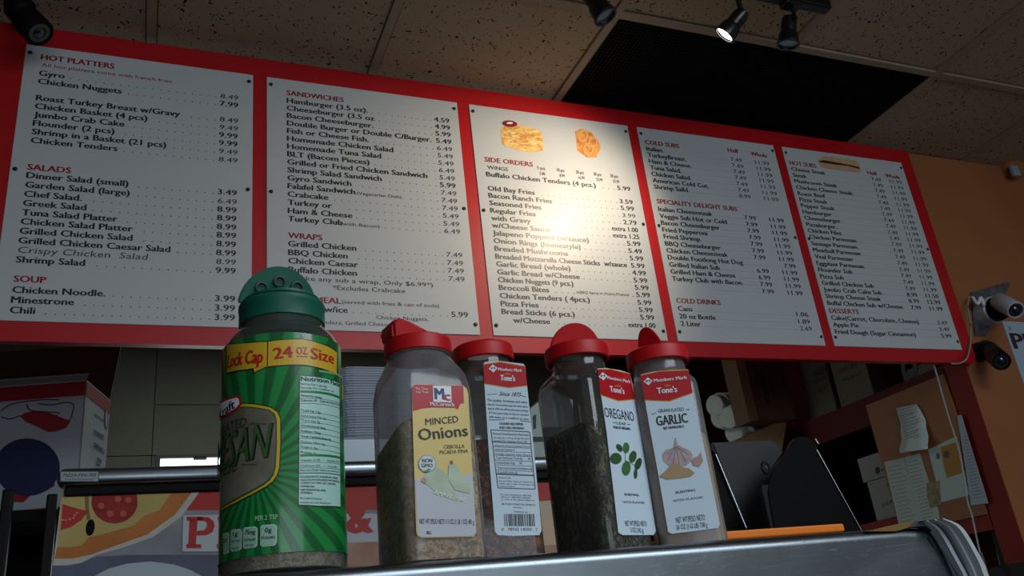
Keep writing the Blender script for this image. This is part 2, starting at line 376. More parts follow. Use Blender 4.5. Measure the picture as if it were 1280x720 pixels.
# (row z, kind, text, end x or None, price, price kind)
menus[0] = dict(x=-.305, pr=.178, dot=.0196, cap=.0165, ref=('Chicken Nuggets', .192), cols=1, heads=[(1.529, 'HOT PLATTERS', .170), (1.203, 'SALADS', .093), (.907, 'SOUP', .065)],
 small=[(1.508, 'All hot platters come with french fries', .309, .0105)],
 rows=[(1.479, 'Gyro', '~8.49'), (1.454, 'Chicken Nuggets', '7.99'), (1.404, 'Roast Turkey Breast w/Gravy', '~8.49'), (1.379, 'Chicken Basket (4 pcs)', '~9.49'), (1.354, 'Jumbo Crab Cake', '9.99'),
  (1.329, 'Flounder (2 pcs)', '9.99'), (1.304, 'Shrimp in a Basket (21 pcs)', '~9.49'), (1.279, 'Chicken Tenders', '~8.49'),
  (1.180, 'Dinner Salad (small)', '3.49'), (1.154, 'Garden Salad (large)', '~6.49'), (1.129, 'Chef Salad.', '8.99'), (1.104, 'Greek Salad', '8.99'), (1.079, 'Tuna Salad Platter', '8.99'),
  (1.055, 'Chicken Salad Platter', '8.99'), (1.030, 'Grilled Chicken Salad', '8.99'), (1.005, 'Grilled Chicken Caesar Salad', '8.99'), (.981, '~Crispy Chicken  Salad', '~8.99'), (.956, 'Shrimp Salad', '9.99'),
  (.880, 'Chicken Noodle.', '3.99'), (.855, 'Minestrone', '3.99'), (.830, 'Chili', '3.99')])
menus[1] = dict(x=.3085, pr=.786, dot=.0196, cap=.0165, ref=('Bacon Cheeseburger.', .243), cols=1, heads=[(1.517, 'SANDWICHES', .160), (1.067, 'WRAPS', .088), (.887, 'KIDS MEAL', .132)],
 small=[(.888, '(served with fries & can of soda)', .263, .0105, .443), (.848, 'Chicken Nuggets,', .142, .0105, .531), (.829, 'Chicken Tenders, Grilled Cheese', .262, .0105, .305), (1.216, '(Vegetarian Dish).', .13, .0095, .495), (1.117, '(with Bacon)', .108, .010, .446),
   (.926, '*Excludes Crabcake', .194, .0125, .420), (.948, '(Make any sub a wrap, Only $6.99*)', .381, .0125, .312)],
 rows=[(1.491, 'Hamburger (3.5 oz).', '4.59'), (1.466, 'Cheeseburger (3.5 oz', '4.99'), (1.441, 'Bacon Cheeseburger.', '5.99'), (1.416, 'Double Burger or Double C/Burger.', '5.49'), (1.391, 'Fish or Cheese Fish.', '~6.49'),
  (1.366, 'Homemade Chicken Salad', '~5.49'), (1.341, 'Homemade Tuna Salad', '~5.49'), (1.316, 'BLT (Bacom Pieces)', '~6.49'), (1.291, 'Grilled or Fried Chicken Sandwich', '~5.49'), (1.266, 'Shrimp Salad Sandwich', '5.99'),
  (1.241, 'Gyro Sandwich', '~7.49'), (1.216, 'Falafel Sandwich', '~7.49', .63), (1.191, 'Crabcake', '~7.49'), (1.166, 'Turkey or', '~5.49', .46), (1.141, 'Ham & Cheese', '~5.49'), (1.117, 'Turkey Club', '~6.49', .57),
  (1.043, 'Grilled Chicken', '~7.49'), (1.018, 'BBQ Chicken', '~7.49'), (.994, 'Chicken Caesar', '~7.49'), (.969, 'Buffalo Chicken', '~7.49'), (.862, 'Choice w/ice', '5.99')])
menus[2] = dict(x=.887, pr=1.376, dot=.0196, cap=.0160, ref=('Buffalo Chicken Tenders (4 pcs.)', .365), cols=1, heads=[(1.369, 'SIDE ORDERS', .157)],
 small=[(.952, 'w/BBQ Sauce or Honey Mustard', .175, .0085, 1.128)],
 rows=[(1.318, 'Buffalo Chicken Tenders (4 pcs.)', '5.99'), (1.270, 'Old Bay Fries', '3.59'), (1.246, 'Bacon Ranch Fries', '5.99'), (1.221, 'Seasoned Fries', '~3.99'), (1.196, 'Regular Fries', '2.79'),
  (1.171, 'with Gravy', 'extra 1.00'), (1.147, 'w/Cheese Sauce', 'extra 1.25'), (1.122, 'Jalapeno Poppers (w/sauce)', '5.99'), (1.097, 'Onion Rings (homestyle)', '5.49'), (1.072, 'Breaded Mushrooms', '5.99'),
  (1.047, 'Breaded Mozzarella Cheese Sticks  w/sauce', '5.99', None, .427), (1.023, 'Garlic Bread (whole)', '4.99'), (.998, 'Garlic Bread w/Cheese', '5.99'), (.974, 'Chicken Nuggets (9 pcs.)', '5.99', 1.40, .235),
  (.950, 'Broccoli Bites', '5.99'), (.925, 'Chicken Tenders ( 4pcs.)', '5.99'), (.901, 'Pizza Fries', '5.99'), (.877, 'Bread Sticks (6 pcs.)', '5.99'), (.852, '     w/Cheese', 'extra 1.00')])
menus[3] = dict(x=1.467, pr=1.846, pr2=1.962, dot=.0088, cap=.0160, ref=('American Cold Cut.', .215), cols=2, heads=[(1.506, 'COLD SUBS', .131), (1.283, 'SPECIALITY DELIGHT SUBS', .310), (.937, 'COLD DRINKS', .160), (1.517, 'Half', .044, 1.797), (1.514, 'Whole', .070, 1.892)],
 small=[], rows=[(1.481, 'Italian.', '~7.49', '~11.99'), (1.457, 'TurkeyBreast.', '~7.49', '~11.99'), (1.433, 'Ham & Cheese.', '~7.49', '~11.99'), (1.409, 'Tuna Salad.', '~7.49', '~11.99'), (1.385, 'Chicken Salad.', '~7.49', '~11.99'),
  (1.361, 'American Cold Cut.', '~7.49', '~11.99'), (1.337, 'Shrimp Salld.', '~8.99', '~11.99'), (1.255, 'Italian Cheesesteak', '7.99', '11.99'), (1.230, 'Veggie Sub Hot or Cold', '7.99', '11.99'), (1.206, 'Bacon Cheeseburger', '7.99', '11.99'),
  (1.181, 'Fried Pepperoni', '7.99', '11.99'), (1.157, 'Fried Shrimp.', '7.99', '11.99'), (1.132, 'BBQ Cheeseburger', '7.99', '11.99'), (1.108, 'Chicken Cheesesteak', '7.99', '11.99'), (1.084, 'Double Footlong Hot Dog.', '', '7.99'),
  (1.059, 'Grilled Italian Sub', '6.99', '11.99'), (1.035, 'Grilled Ham & Cheese', '6.99', '11.99'), (1.011, 'Turkey Club with Bacon.', '7.99', '11.99'), (.986, '', '7.99', '11.99'),
  (.911, 'Cans', '', '1.06'), (.886, '20 oz Bottle', '', '1.89'), (.862, '2 Liter', '', '~2.69')])
menus[4] = dict(x=2.056, pr=2.470, pr2=2.571, dot=.0088, cap=.0158, ref=('Chicken Cheese Steak.', .257), cols=2, heads=[(1.497, 'HOT SUBS', .118), (.929, 'DESSERTS', .124), (1.497, 'Half', .046, 2.413), (1.494, 'Whole', .069, 2.500)],
 small=[], rows=[(1.472, 'Cheese Steak'), (1.447, 'Steak'), (1.423, 'Mushroom Steak'), (1.398, 'Chicken Cheese Steak.'), (1.373, 'Roast Beef'), (1.349, 'Pizza Steak'), (1.325, 'Pepper Steak'), (1.300, 'Hamburger'),
  (1.276, 'Cheeseburger.'), (1.251, 'Pizzaburger.'), (1.227, 'Chicken Filet'), (1.203, 'Chicken Parmesan'), (1.178, 'Sausage Parmesan.'), (1.153, 'Meatball Parmesan'), (1.128, 'Veal Parmesan'), (1.103, 'Eggplant Parmesan'),
  (1.079, 'Flounder Sub'), (1.054, 'Pizza Sub'), (1.030, 'Grilled Chicken Sub'), (1.006, 'Jumbo Crab Cake Sub', '8.99', '11.50'), (.982, 'Shrimp Cheese Steak', '8.99', '12.99'), (.957, 'Buffal Chicken Sub w/Cheese.', '7.99', '11.99'),
  (.904, 'Cake(Carrot, Chocolate, Cheese)', '', '~3.49'), (.880, 'Apple Pie', '', '~3.49'), (.855, 'Fried Dough (Sugar Cinnamon)', '', '5.99')])
names5 = ['leftmost white panel listing hot platters, salads and soup', 'white panel listing sandwiches and wraps, second from left', 'middle white panel listing side orders, with food pictures', 'white panel listing cold subs and cold drinks', 'rightmost white panel listing hot subs and desserts']
for k in range(5):
    a, c = PX[k]; mn = menus[k]
    pan = obj('menu_panel', B(a, c, BY-.009, BY-.005, PZ[0], PZ[1], .0008, 1), m_panel, board, world=True); pan['label'] = names5[k]
    for sx in (a+.011, c-.011):
        for sz in (PZ[0]+.03, (PZ[0]+PZ[1])/2+.01, PZ[1]-.025):
            s_ = D.objects.new('screw', scr); COL.objects.link(s_); s_.parent = pan; s_.location = Vector((sx, BY-.0095, sz))-board.location
    class Lines:
        def __init__(s, off, name, m_): s.a = (off, name, m_); s.p = None
        def new(s):
            s.flush(); s.p = Print(S, s.a[0])
        def flush(s):
            if s.p is not None:
                if len(s.p.bm.faces): s.p.make(s.a[1], s.a[2], pan)
                else: s.p.bm.free()
            s.p = None
        def text(s, *a, **k): return s.p.text(*a, **k)
        def poly(s, *a): return s.p.poly(*a)
    ink, head, hand = Lines(.0002, 'menu_line', m_ink), Lines(.0002, 'menu_heading', m_head), Lines(.0003, 'marker_writing', m_hand)
    w = text2d(mn['ref'][0])[2]; KX = mn['ref'][1]/w
    for h in mn['heads']:
        head.new(); head.text(h[1], h[3] if len(h) > 3 else mn['x'], h[0], .0165, width=h[2], bold=.04)
    for sm in mn['small']:
        head.new(); ink.new(); (head if k == 0 else ink).text(sm[1], sm[4] if len(sm) > 4 else mn['x']+.003, sm[0], sm[3], width=sm[2], bold=.006)
    for r in mn['rows']:
        ink.new(); hand.new()
        z, t = r[0], r[1]; hd = t.startswith('~'); t_ = t.lstrip('~')
        if k < 3:
            x = mn['x']; ww = r[4] if len(r) > 4 else None
            if t_.startswith('   '): x += .032; t_ = t_.strip()
            wid = (hand if hd else ink).text(t_, x, z, mn['cap'], width=ww or text2d(t_)[2]*KX*(1.13 if hd else 1), bold=0 if hd else .04, shear=.15 if hd else 0)
            p = r[2]; ph = p.startswith('~'); p = p.lstrip('~'); pw = .047 if len(p) == 4 else .092
            (hand if ph else ink).text(p, mn['pr'], z, mn['cap']*(.98 if not ph else .9), width=pw, bold=0.01 if ph else .03, shear=.08 if ph else 0, right=True)
            st = x+wid+.012
            if len(r) > 3 and r[3]: st = r[3]
            if not hd and st < mn['pr']-pw-.012: D1(st, mn['pr']-pw-.012, z, mn['dot'], ink)
        else:
            p1, p2 = (r[2], r[3]) if len(r) > 2 else ('~7.49', '~11.99')
            x = mn['x']; wid = ink.text(t_, x, z, mn['cap'], width=text2d(t_)[2]*KX, bold=.04) if t_ else .13
            for p, px_, pw in ((p1, mn['pr'], .047), (p2, mn['pr2'], .060 if len(p2.strip('~')) == 5 else .047)):
                if p: ph = p[0] == '~'; (hand if ph else ink).text(p.strip('~'), px_, z, mn['cap']*.95, width=pw, bold=.01 if ph else .028, shear=.06 if ph else 0, right=True)
            e = (mn['pr'] if p1 else mn['pr2'])-.052-.006
            if x+wid+.006 < e: D1(x+wid+.006, e, z, mn['dot'], ink, .0014)
    if k == 2:
        hand.new()
        for i, (q, u) in enumerate((('5 pcs', 1.058), ('10 pcs', 1.125), ('20 pcs', 1.190), ('30 pcs', 1.252), ('50 pcs', 1.312))):
            hand.text(q, u+.004*i*0, 1.362-.004*0, .0120, xs=.62 if i else .75, bold=.02); hand.text(('5.00', '8.99', '16.99', '23.99', '35.99')[i], u+.006, 1.343, .0112, xs=.66, bold=.02)
        hand.text('WiNGS', .893, 1.344, .0130, width=.066, bold=.02)
    ink.flush(); hand.flush(); head.flush()
    if k == 2:
        pl = lambda name, px, col, off=.0003, **kw: Print(S, off).ppoly(px).make(name, mat(name+'_'+col, col, .4, **kw), pan)
        g = lambda l: [(580+x/4.5, 120+y/4.5) for x, y in l]
        pl('fries_picture', g([(205, 185), (250, 160), (300, 160), (400, 185), (440, 205), (448, 305), (380, 320), (300, 305), (215, 270)]), 'c58a3c', col2='e8c478', cscale=60)
        fr = Print(S, .0005)
        for i in range(34):
            x = random.uniform(225, 400); y = random.uniform(190, 290); an = random.uniform(-.3, .6); l_ = random.uniform(20, 45)
            fr.line(*g([(x, y), (min(x+l_*math.cos(an), 440), min(y+l_*math.sin(an), 308))]), 1.3); fr.off += .00001
        fr.make('fries_strips', mat('fry_tone', 'e9cf8e', .4), pan)
        pr_ = Print(S, .0007); pr_.pell(g([(257, 156)])[0], 9.5, 4, rot=.1); pr_.make('sauce_cup_print', mat('sauce_red', '7d1620', .4), pan)
        pr_ = Print(S, .0009); pr_.pell(g([(257, 153)])[0], 4, 1.3); pr_.make('sauce_highlight', m_white, pan)
        pl('onion_rings_picture', g([(625, 200), (660, 183), (715, 205), (755, 250), (768, 290), (745, 345), (690, 345), (635, 305), (632, 250)]), 'b9702c', col2='dca055', cscale=70)
        for c_, r1 in ((g([(668, 225)])[0], 8), (g([(700, 300)])[0], 8.5), (g([(725, 262)])[0], 7)):
            pr_ = Print(S, .0005+r1*.0001)
            for i in range(16):
                t0, t1 = 2*math.pi*i/16, 2*math.pi*(i+1)/16; f = lambda r_, t: (c_[0]+r_*.8*math.cos(t), c_[1]+r_*math.sin(t))
                pr_.ppoly([f(r1, t0), f(r1, t1), f(r1*.65, t1), f(r1*.65, t0)])
            pr_.make('onion_ring_print', mat('ring_tone', 'd8a060', .4), pan)
    if k == 4:
        g = lambda l: [(960+x/4.8, 170+y/4.8) for x, y in l]
        Print(S, .0003).ppoly(g([(298, 150), (315, 125), (350, 120), (460, 132), (530, 150), (552, 175), (555, 222), (470, 212), (380, 200), (315, 185)])).make('sub_sandwich_picture', mat('bread_print', 'b89a72', .4, col2='cbb08c', cscale=40), pan)
        Print(S, .0005).ppoly(g([(300, 150), (340, 145), (420, 160), (545, 185), (550, 200), (480, 180), (400, 172), (320, 160)])).make('sub_filling_print', mat('filling_print', '4a2a22', .4), pan)
        Print(S, .0006).ppoly(g([(315, 165), (370, 172), (450, 190), (530, 200), (520, 212), (440, 203), (350, 190)])).make('sub_filling_print', mat('ham_print', 'c49a86', .4), pan)
# ------------------------------------------------------------------ spotlights on a ceiling track
m_fix = mat('fixture_black', '0b0b0c', .3)
tr = tag(obj('track_rail', B(.55, 1.745, 1.45, 1.485, CEIL-.05, CEIL-.012, .006), m_fix), 'black ceiling track rail carrying the spotlights', 'light track')
bm = newbm(); 
for x in (.62, 1.12, 1.58): box(bm, x-.02, x+.02, 1.455, 1.48, CEIL-.014, CEIL-.002)
obj('rail_clip', bm, m_fix, tr)
def spot(base, lens, label, lit, ptop):
    t = thing('track_spotlight', label, 'spotlight', ptop, group='black spotlights on the ceiling track'); lens = Vector(lens); base = Vector(base)
    d = (lens-base).normalized()
    q = d.to_track_quat('-Z', 'Y').to_matrix().to_4x4(); q.translation = base
    obj('stem', tube([ptop, (ptop[0], ptop[1], ptop[2]-.05), base], .007, 10), m_fix, t, 40, world=True)
    obj('mount', B(ptop[0]-.028, ptop[0]+.028, ptop[1]-.018, ptop[1]+.018, ptop[2]-.008, ptop[2]+.012, .003), m_fix, t, world=True)
    Lh = (lens-base).length
    h = obj('housing', lathe([(.015, 0), (.015, .018), (0, .022), (-Lh*.45, .022), (-Lh*.55, .027), (-Lh*.95, .030), (-Lh, .031), (-Lh, .026), (-Lh*.8, .022)], 24, q), m_fix, t, 35, world=True)
    obj('lens_ring', lathe([(-Lh*.95, .032), (-Lh*1.02, .032), (-Lh*1.02, .026), (-Lh*.95, .026), (-Lh*.95, .032)], 24, q), mat('fixture_ring', '3a4048', .25, metal=.8), t, 35, world=True)
    obj('bulb', lathe([(-Lh*.93, 0), (-Lh*.93, .0262), (-Lh*.75, .0262)], 24, q), mat('lit_bulb', 'fff4e0', .3, emit=14) if lit else mat('unlit_bulb', '8d969c', .1, metal=.6), t, 35, world=True)
    return d
pA = atZ(927, 12, CEIL-.05)
ZL = CZ+1.49
b1, l1 = atZ(925, 20, CZ+1.525), atZ(913, 40, CZ+1.475)
tgt = Vector((1.05, BY, CZ+1.20))
l1 = b1+((tgt-b1).normalized()+(l1-b1).normalized()*.9)  .normalized()*.066
spot(b1, l1, 'lit black track spotlight with a glowing bulb aimed at the menu board', True, Vector((b1.x, 1.467, CEIL-.055)))
b2 = atZ(986, 28, CZ+1.555); l2 = b2+(atZ(985, 55, CZ+1.49)-b2).normalized()*.07
spot(b2, l2, 'unlit black track spotlight hanging straight down, rightmost on the rail', False, Vector((b2.x, 1.467, CEIL-.055)))
b3 = atZ(736, -8, CZ+1.55); l3 = b3+(atZ(752, 14, CZ+1.49)-b3).normalized()*.085
spot(b3, l3, 'unlit black track spotlight left of the lit one, at the top edge', False, Vector((b3.x, 1.467, CEIL-.055)))
ll = D.lights.new('spot_beam', 'SPOT'); ll.energy = 26; ll.color = (1.0, .80, .58); ll.spot_size = math.radians(95); ll.spot_blend = 1.0; ll.shadow_soft_size = .03
lo = D.objects.new('spot_beam', ll); COL.objects.link(lo); dl = (tgt-l1).normalized(); lo.location = l1+(l1-b1).normalized()*.01+dl*.012+Vector((0, 0, -.02))
lo.rotation_euler = dl.to_track_quat('-Z', 'Y').to_euler()
# ------------------------------------------------------------------ security cameras and bits on the wall
def bullet(name, label, mount, front, back, r, body, cap_, mountmat, mr=.03):
    t = thing(name, label, 'security camera', mount); front = Vector(front); back = Vector(back)
    d = front-back; Lh = d.length; q = d.normalized().to_track_quat('-Z', 'Y').to_matrix().to_4x4(); q.translation = back
    mid = (front*.35+back*.65)
    obj('body', lathe([(.0, 0), (.0, r*.8), (-.01, r), (-Lh+.004, r), (-Lh, r*.93), (-Lh, r*.82), (-Lh+.006, r*.8), (-Lh+.006, 0)], 28, q), body, t, 35, world=True)
    obj('lens_ring', lathe([(-Lh+.0055, r*.74), (-Lh+.0015, r*.7), (-Lh+.0015, r*.45), (-Lh+.0055, r*.42)], 24, q), cap_, t, 35, world=True)
    obj('lens', lathe([(-Lh+.004, r*.4), (-Lh-.000, r*.25), (-Lh-.001, 0)], 24, q), mat('camera_lens', '14171c', .08, coat=1), t, 35, world=True)
    return t, mid
# black bullet camera at the board's lower right corner
m_b = atY(1222, 441, YW); 
t, mid = bullet('security_camera', 'black bullet camera on the orange wall beside the menu board corner', m_b, atY(1252, 452, 1.985), atY(1236, 437, 2.075), .032, m_black, mat('ring_dark', '1d1f24', .2), m_black)
obj('ball_joint', lathe([(-.034, 0), (-.03, .016), (-.016, .03), (0, .034), (.018, .03), (.03, .014), (.032, 0)], 24, Matrix.Translation(m_b+Vector((0, -.035, 0)))), m_black, t, 40, world=True)
obj('wall_plate', lathe([(0, 0), (0, .036), (.02, .034), (.022, 0)], 24, Matrix.Translation(m_b) @ Matrix.Rotation(math.pi/2, 4, 'X')), m_black, t, 40, world=True)
# white camera with black collar on a clear bracket
m_w = atY(1228, 392, YW)
t, mid = bullet('security_camera', 'white camera with black hood on a clear bracket on the orange wall', m_w, atY(1270, 388, 1.94), atY(1247, 376, 2.03), .031, mat('camera_white', 'aab2b8', .35), mat('ring_dark', '1d1f24', .2), m_white)
c1 = m_w+Vector((0, -.008, 0)); ax = (atY(1247, 386, 2.05)-c1).normalized(); q = ax.to_track_quat('Z', 'Y').to_matrix().to_4x4(); q.translation = c1
obj('base', lathe([(0, 0), (0, .052), (.02, .053), (.05, .05), (.054, .044), (.054, 0)], 32, q), mat('camera_white', 'aab2b8', .35), t, 40, world=True)
obj('hood', lathe([(.052, .044), (.062, .045), (.085, .040), (.10, .028), (.105, 0)], 32, q), m_matt, t, 40, world=True)['label'] = 'black hood'
obj('bracket', slab([atY(1213, 366, YW-.004), atY(1262, 352, YW-.004), atY(1262, 356, YW-.004), atY(1232, 420, YW-.004), atY(1218, 420, YW-.004)], (0, -.004, 0)), clear_mat('clear_bracket', 'd8dde2', .35, 'a8aab4', .1), t, world=True)
bm = newbm(); tube(smooth_pts([atY(1216, 372, 2.09), atY(1222, 380, 2.07), atY(1226, 372, 2.07), atY(1230, 382, 2.06)]), .006, 8, bm)
obj('cable_plug', bm, m_white, t, 60, world=True)
# ceiling camera top left
m_c = atZ(28, 5, CEIL-.002)
t, mid = bullet('security_camera', 'black bullet camera on the ceiling at the top left corner', (m_c.x, m_c.y, CEIL), atZ(50, 42, CZ+1.505), atZ(30, 22, CZ+1.56), .036, m_matt, mat('ring_grey', '3a3d44', .3), m_black)
obj('ball_joint', lathe([(-.05, 0), (-.046, .02), (-.03, .033), (-.01, .036), (.0, .036), (.004, 0)], 24, Matrix.Translation((m_c.x-.005, m_c.y, CEIL-.004))), m_matt, t, 40, world=True)
obj('arm', tube([(m_c.x, m_c.y, CEIL-.04), atZ(33, 26, CZ+1.555)], .016, 10), m_matt, t, 40, world=True)
# orange painted sensor
p = atY(1262, 212, YW); t = thing('wall_sensor', 'rounded sensor painted orange, high on the orange wall under the ceiling', 'sensor', p)
obj('housing', lathe([(0, 0), (0, .052), (.03, .05), (.042, .04), (.046, 0)], 28, Matrix.Translation(p) @ Matrix.Rotation(math.pi/2, 4, 'X')), m_orange, t, 40, world=True)
q_ = atY(1270, 213, YW-.052); obj('sensor_window', B(q_.x-.02, q_.x+.02, q_.y-.003, q_.y+.014, q_.z-.024, q_.z+.024, .004), mat('sensor_grey', '8b98a2', .3), t, world=True)
# sign at the right edge
p0, p1 = atY(1253, 401, YW-.006), atY(1279, 478, YW-.006)
sg = thing('wall_sign', 'pale blue sign with dark maroon lettering at the right edge of the orange wall', 'sign', (p0.x, YW-.003, p1.z))
sz0 = p1.z-.005-.07; obj('sign_sheet', B(p0.x+.001, p0.x+.42, YW-.004, YW, sz0, p0.z), mat('sign_paper', '9fb4c4', .5), sg, world=True)
SS = Plane((0, YW-.0045, CZ), (1, 0, 0), (0, 0, 1))
pr = Print(SS, .0003); a = SS.hit(1269, 436); pr.text('PLEASE', a[0], a[1], .062, xs=1.45, bold=.05); pr.make('sign_lettering', mat('maroon_ink', '3a1220', .5), sg)
pr = Print(SS, .0003); a = SS.hit(1262, 413); pr.text('3', a[0], a[1], .016, bold=.01); pr.poly([(p0.x+.02, sz0-CZ+.004), (p0.x+.41, sz0-CZ+.004), (p0.x+.41, sz0-CZ+.085), (p0.x+.02, sz0-CZ+.085)]); pr.make('sign_footer', mat('sign_dark', '15171b', .5), sg)
# white wires
cw = mat('white_wire', '8f9698', .5)
tag(obj('loop_cable', tube(smooth_pts([atY(1189, 454.5, 2.075), atY(1200, 454, 2.07), atY(1209, 447, 2.06), atY(1213, 428, 2.07), atY(1213, 405, 2.08), atY(1210, 385, 2.085), atY(1211, 372, 2.09), atY(1216, 371, 2.09)]), .0028, 6), cw, None, 60), 'white cable looping down from the white camera around the board corner', 'cable')
tag(obj('hanging_cable', tube(smooth_pts([atY(1163, 440, 2.115), atY(1168, 458, 2.115), atY(1177, 490, 2.11), atY(1186, 522, 2.11), atY(1197, 556, 2.11), atY(1203, 585, 2.1), atY(1209, 625, 2.1), atY(1215, 645, 2.1), atY(1222, 678, 2.1), atY(1232, 722, 2.1)]), .003, 6), cw, None, 60), 'thin white cable hanging from behind the menu board past the shelving', 'cable')
lg = tag(obj('wall_ledge', B(2.45, 4.4, 1.93, YW, CZ+.045, CZ+.098, .008), mat('ledge_black', '0a0a0c', .5, spec=.2)), 'black counter ledge on the orange wall at the bottom right', 'ledge')
# ------------------------------------------------------------------ right-hand shelving behind the opening
XS = 2.65
sh = thing('shelving_unit', 'dark red wall shelving with an orange-brown end panel covered in papers', 'shelving', (2.87, 3.2, 0))
bm = newbm(); box(bm, XS, 3.09, 2.236, 4.38, CZ+.77, CZ+.80); obj('shelf', bm, m_jamb, sh, world=True)
obj('fascia', B(XS-.012, XS+.006, 2.212, 4.38, CZ+.69, CZ+.80), m_dred, sh, world=True)
obj('shelf', B(XS, 3.09, 2.25, 4.38, CZ+.29, CZ+.32), m_jamb, sh, world=True)
obj('fascia', B(XS-.012, XS+.006, 2.212, 4.38, CZ+.22, CZ+.335), m_jamb, sh, world=True)
bm = newbm(); box(bm, XS+.04, 3.09, 3.22, 3.24, 0, CZ+.77); obj('divider', bm, m_dred, sh, world=True)
obj('end_panel', B(XS-.02, XS-.004, 2.212, 2.606, CZ+.272, CZ+.767), mat('tan_panel', '8a5428', .6, col2='7e4b22', cscale=4), sh, world=True)['label'] = 'orange-brown panel'
obj('side_board', B(XS, 3.09, 2.209, 2.235, 0, CZ+.80), mat('shelf_black', '100806', .8), sh, world=True)
PP = Plane((XS-.0205, 0, CZ), (0, -1, 0), (0, 0, 1))   # facing -X
def paper(name, px, col, label, off=.0006, th=.001, lines=None, m=None):
    uv = [PP.hit(*p) for p in px]; o = obj(name, slab([PP.pos(u, v_, off) for u, v_ in uv], PP.N*th), m or mat('paper_'+col, col, .8, bump=.2, bscale=40), None)
    tag(o, label, 'paper', 'papers taped on the orange-brown panel')
    if lines:
        pr = Print(PP, off+th+.0004); (tl, trr, bl, br), n = lines
        for i in range(n):
            t = (i+.5)/n; u = random.uniform(.65, 1)
            A = (tl[0]+(bl[0]-tl[0])*t, tl[1]+(bl[1]-tl[1])*t); Bq = (trr[0]+(br[0]-trr[0])*t, trr[1]+(br[1]-trr[1])*t)
            pr.line(A, (A[0]+(Bq[0]-A[0])*u, A[1]+(Bq[1]-A[1])*u), .55)
        pr.make('writing', mat('faded_ink', '5a6262', .7), o)
    return o
paper('wall_paper_sheet', [(1105.5, 577.5), (1130.5, 572), (1151, 650), (1154, 664), (1127, 668)], 'a3b0a8', 'tall pale sheet taped low on the panel, left of its pair', lines=(((1109, 582), (1130, 578), (1128, 660), (1148, 655)), 16))
paper('wall_paper_sheet', [(1131, 571.5), (1150, 566.5), (1174, 640), (1176, 660), (1154.5, 664)], 'a8b4ac', 'tall pale sheet taped low on the panel, right of its pair', lines=(((1134, 576), (1150, 572), (1155, 655), (1172, 650)), 18))
paper('notice_sheet', [(1160.5, 562), (1196, 545), (1212, 619), (1177, 628)], 'a9b5af', 'white notice holding a tan square card')
paper('tan_card', [(1176, 559), (1200, 551), (1206, 590), (1184.5, 597)], '9a7430', 'tan card on the white notice', off=.002)
paper('stained_note', [(1159, 604), (1175, 601), (1177, 631), (1164, 635), (1160, 620)], '8d8668', 'small stained note over the edge of the pale sheets', off=.0022, m=mat('stained_paper', '8d8668', .8, col2='6c5e44', cscale=60))
paper('long_sheet', [(1197, 519.5), (1202.5, 518.5), (1214, 557), (1229, 606), (1236, 629), (1214.5, 631.5), (1206, 575)], '9aa8b4', 'long bluish sheet beside the dark red jamb', off=.0016, lines=(((1204, 545), (1210, 543), (1217, 625), (1233, 622)), 20))
pr = Print(PP, .0036); pr.pell((1184, 568), 4, 4.5); o = pr.make('printed_seal', mat('seal_ink', '5a4a28', .7), None, world=False)
tag(o, 'dark round seal printed on the tan card', 'seal')
o2 = [x for x in D.objects if x.name == 'tan_card'][0]; o.parent = o2; del o['category']; o.name = 'printed_seal'
pr = Print(PP, .0020); pr.pell((1173, 570), 2.6, 4); pr.make('printed_mark', m_txt, [x for x in D.objects if x.name == 'notice_sheet'][0])
# curled receipt
bm = newbm(); L_ = [(1121, 510), (1124.5, 520), (1127, 530), (1128.5, 540), (1130, 550), (1131.5, 560), (1134, 566)]
R2 = [(1146, 505), (1153, 514), (1158, 525), (1160.5, 535), (1163.5, 545), (1167, 555), (1169, 561)]; of = [.002, .006, .004, .010, .012, .028, .035]
rows = []
for a, c, o_ in zip(smooth_pts([(x, y, 0) for x, y in L_], 3), smooth_pts([(x, y, 0) for x, y in R2], 3), smooth_pts([(x, 0, 0) for x in of], 3)):
    A, C = PP.hit(a.x, a.y), PP.hit(c.x, c.y); rows.append([bm.verts.new(PP.pos(A[0]+(C[0]-A[0])*t, A[1]+(C[1]-A[1])*t, o_.x)) for t in (0, .33, .66, 1)])
for a, c in zip(rows, rows[1:]):
    for i in range(3): bm.faces.new((a[i], a[i+1], c[i+1], c[i]))
rc = tag(obj('receipt_slip', bm, mat('receipt_white', 'b4c0bc', .7, bump=.2), None, 60), 'curled white receipt pinned at the top of the orange-brown panel', 'receipt')
sm_ = rc.modifiers.new('thickness', 'SOLIDIFY'); sm_.thickness = .0008
pr = Print(PP, .0135)
for i in range(13): y = 514+i*3.2; x = 1126+i*.9; pr.line((x, y), (x+random.uniform(14, 24), y-7), .5)
pr.make('writing', mat('faded_ink', '5a6262', .7), rc)
# boxes on the shelves
m_card = mat('cardboard', '7a6248', .8, bump=.15, bscale=60, col2='705840', cscale=5)
m_card2 = mat('grey_cardboard', '5c5748', .8, bump=.1)
m_print = mat('carton_ink', '2e2620', .8)
def carton(name, label, x0, x1, y0, y1, z0, z1, m_, group=None):
    t = thing(name, label, 'box', ((x0+x1)/2, (y0+y1)/2, z0), group=group)
    obj('body', B(x0, x1, y0, y1, z0, z1, .003), m_, t, world=True)
    obj('tape', B((x0+x1)/2-.025, (x0+x1)/2+.025, y0-.0006, y1+.0006, z1-.06, z1+.0006), mat('packing_tape', '8a744e', .3), t, world=True)
    return t
zs = CZ+.80
ya, yb = atX(1010, 512, 2.68).y, atX(1043, 500, 2.68).y
c = carton('carton', 'greyish carton with dark printing on the red shelf, left of the shelf pair', 2.68, 3.05, yb, ya, zs, zs+.34, m_card2, 'cartons on the dark red shelf')
PB = Plane((2.6798, 0, CZ), (0, -1, 0), (0, 0, 1))
pr = Print(PB, .0006)
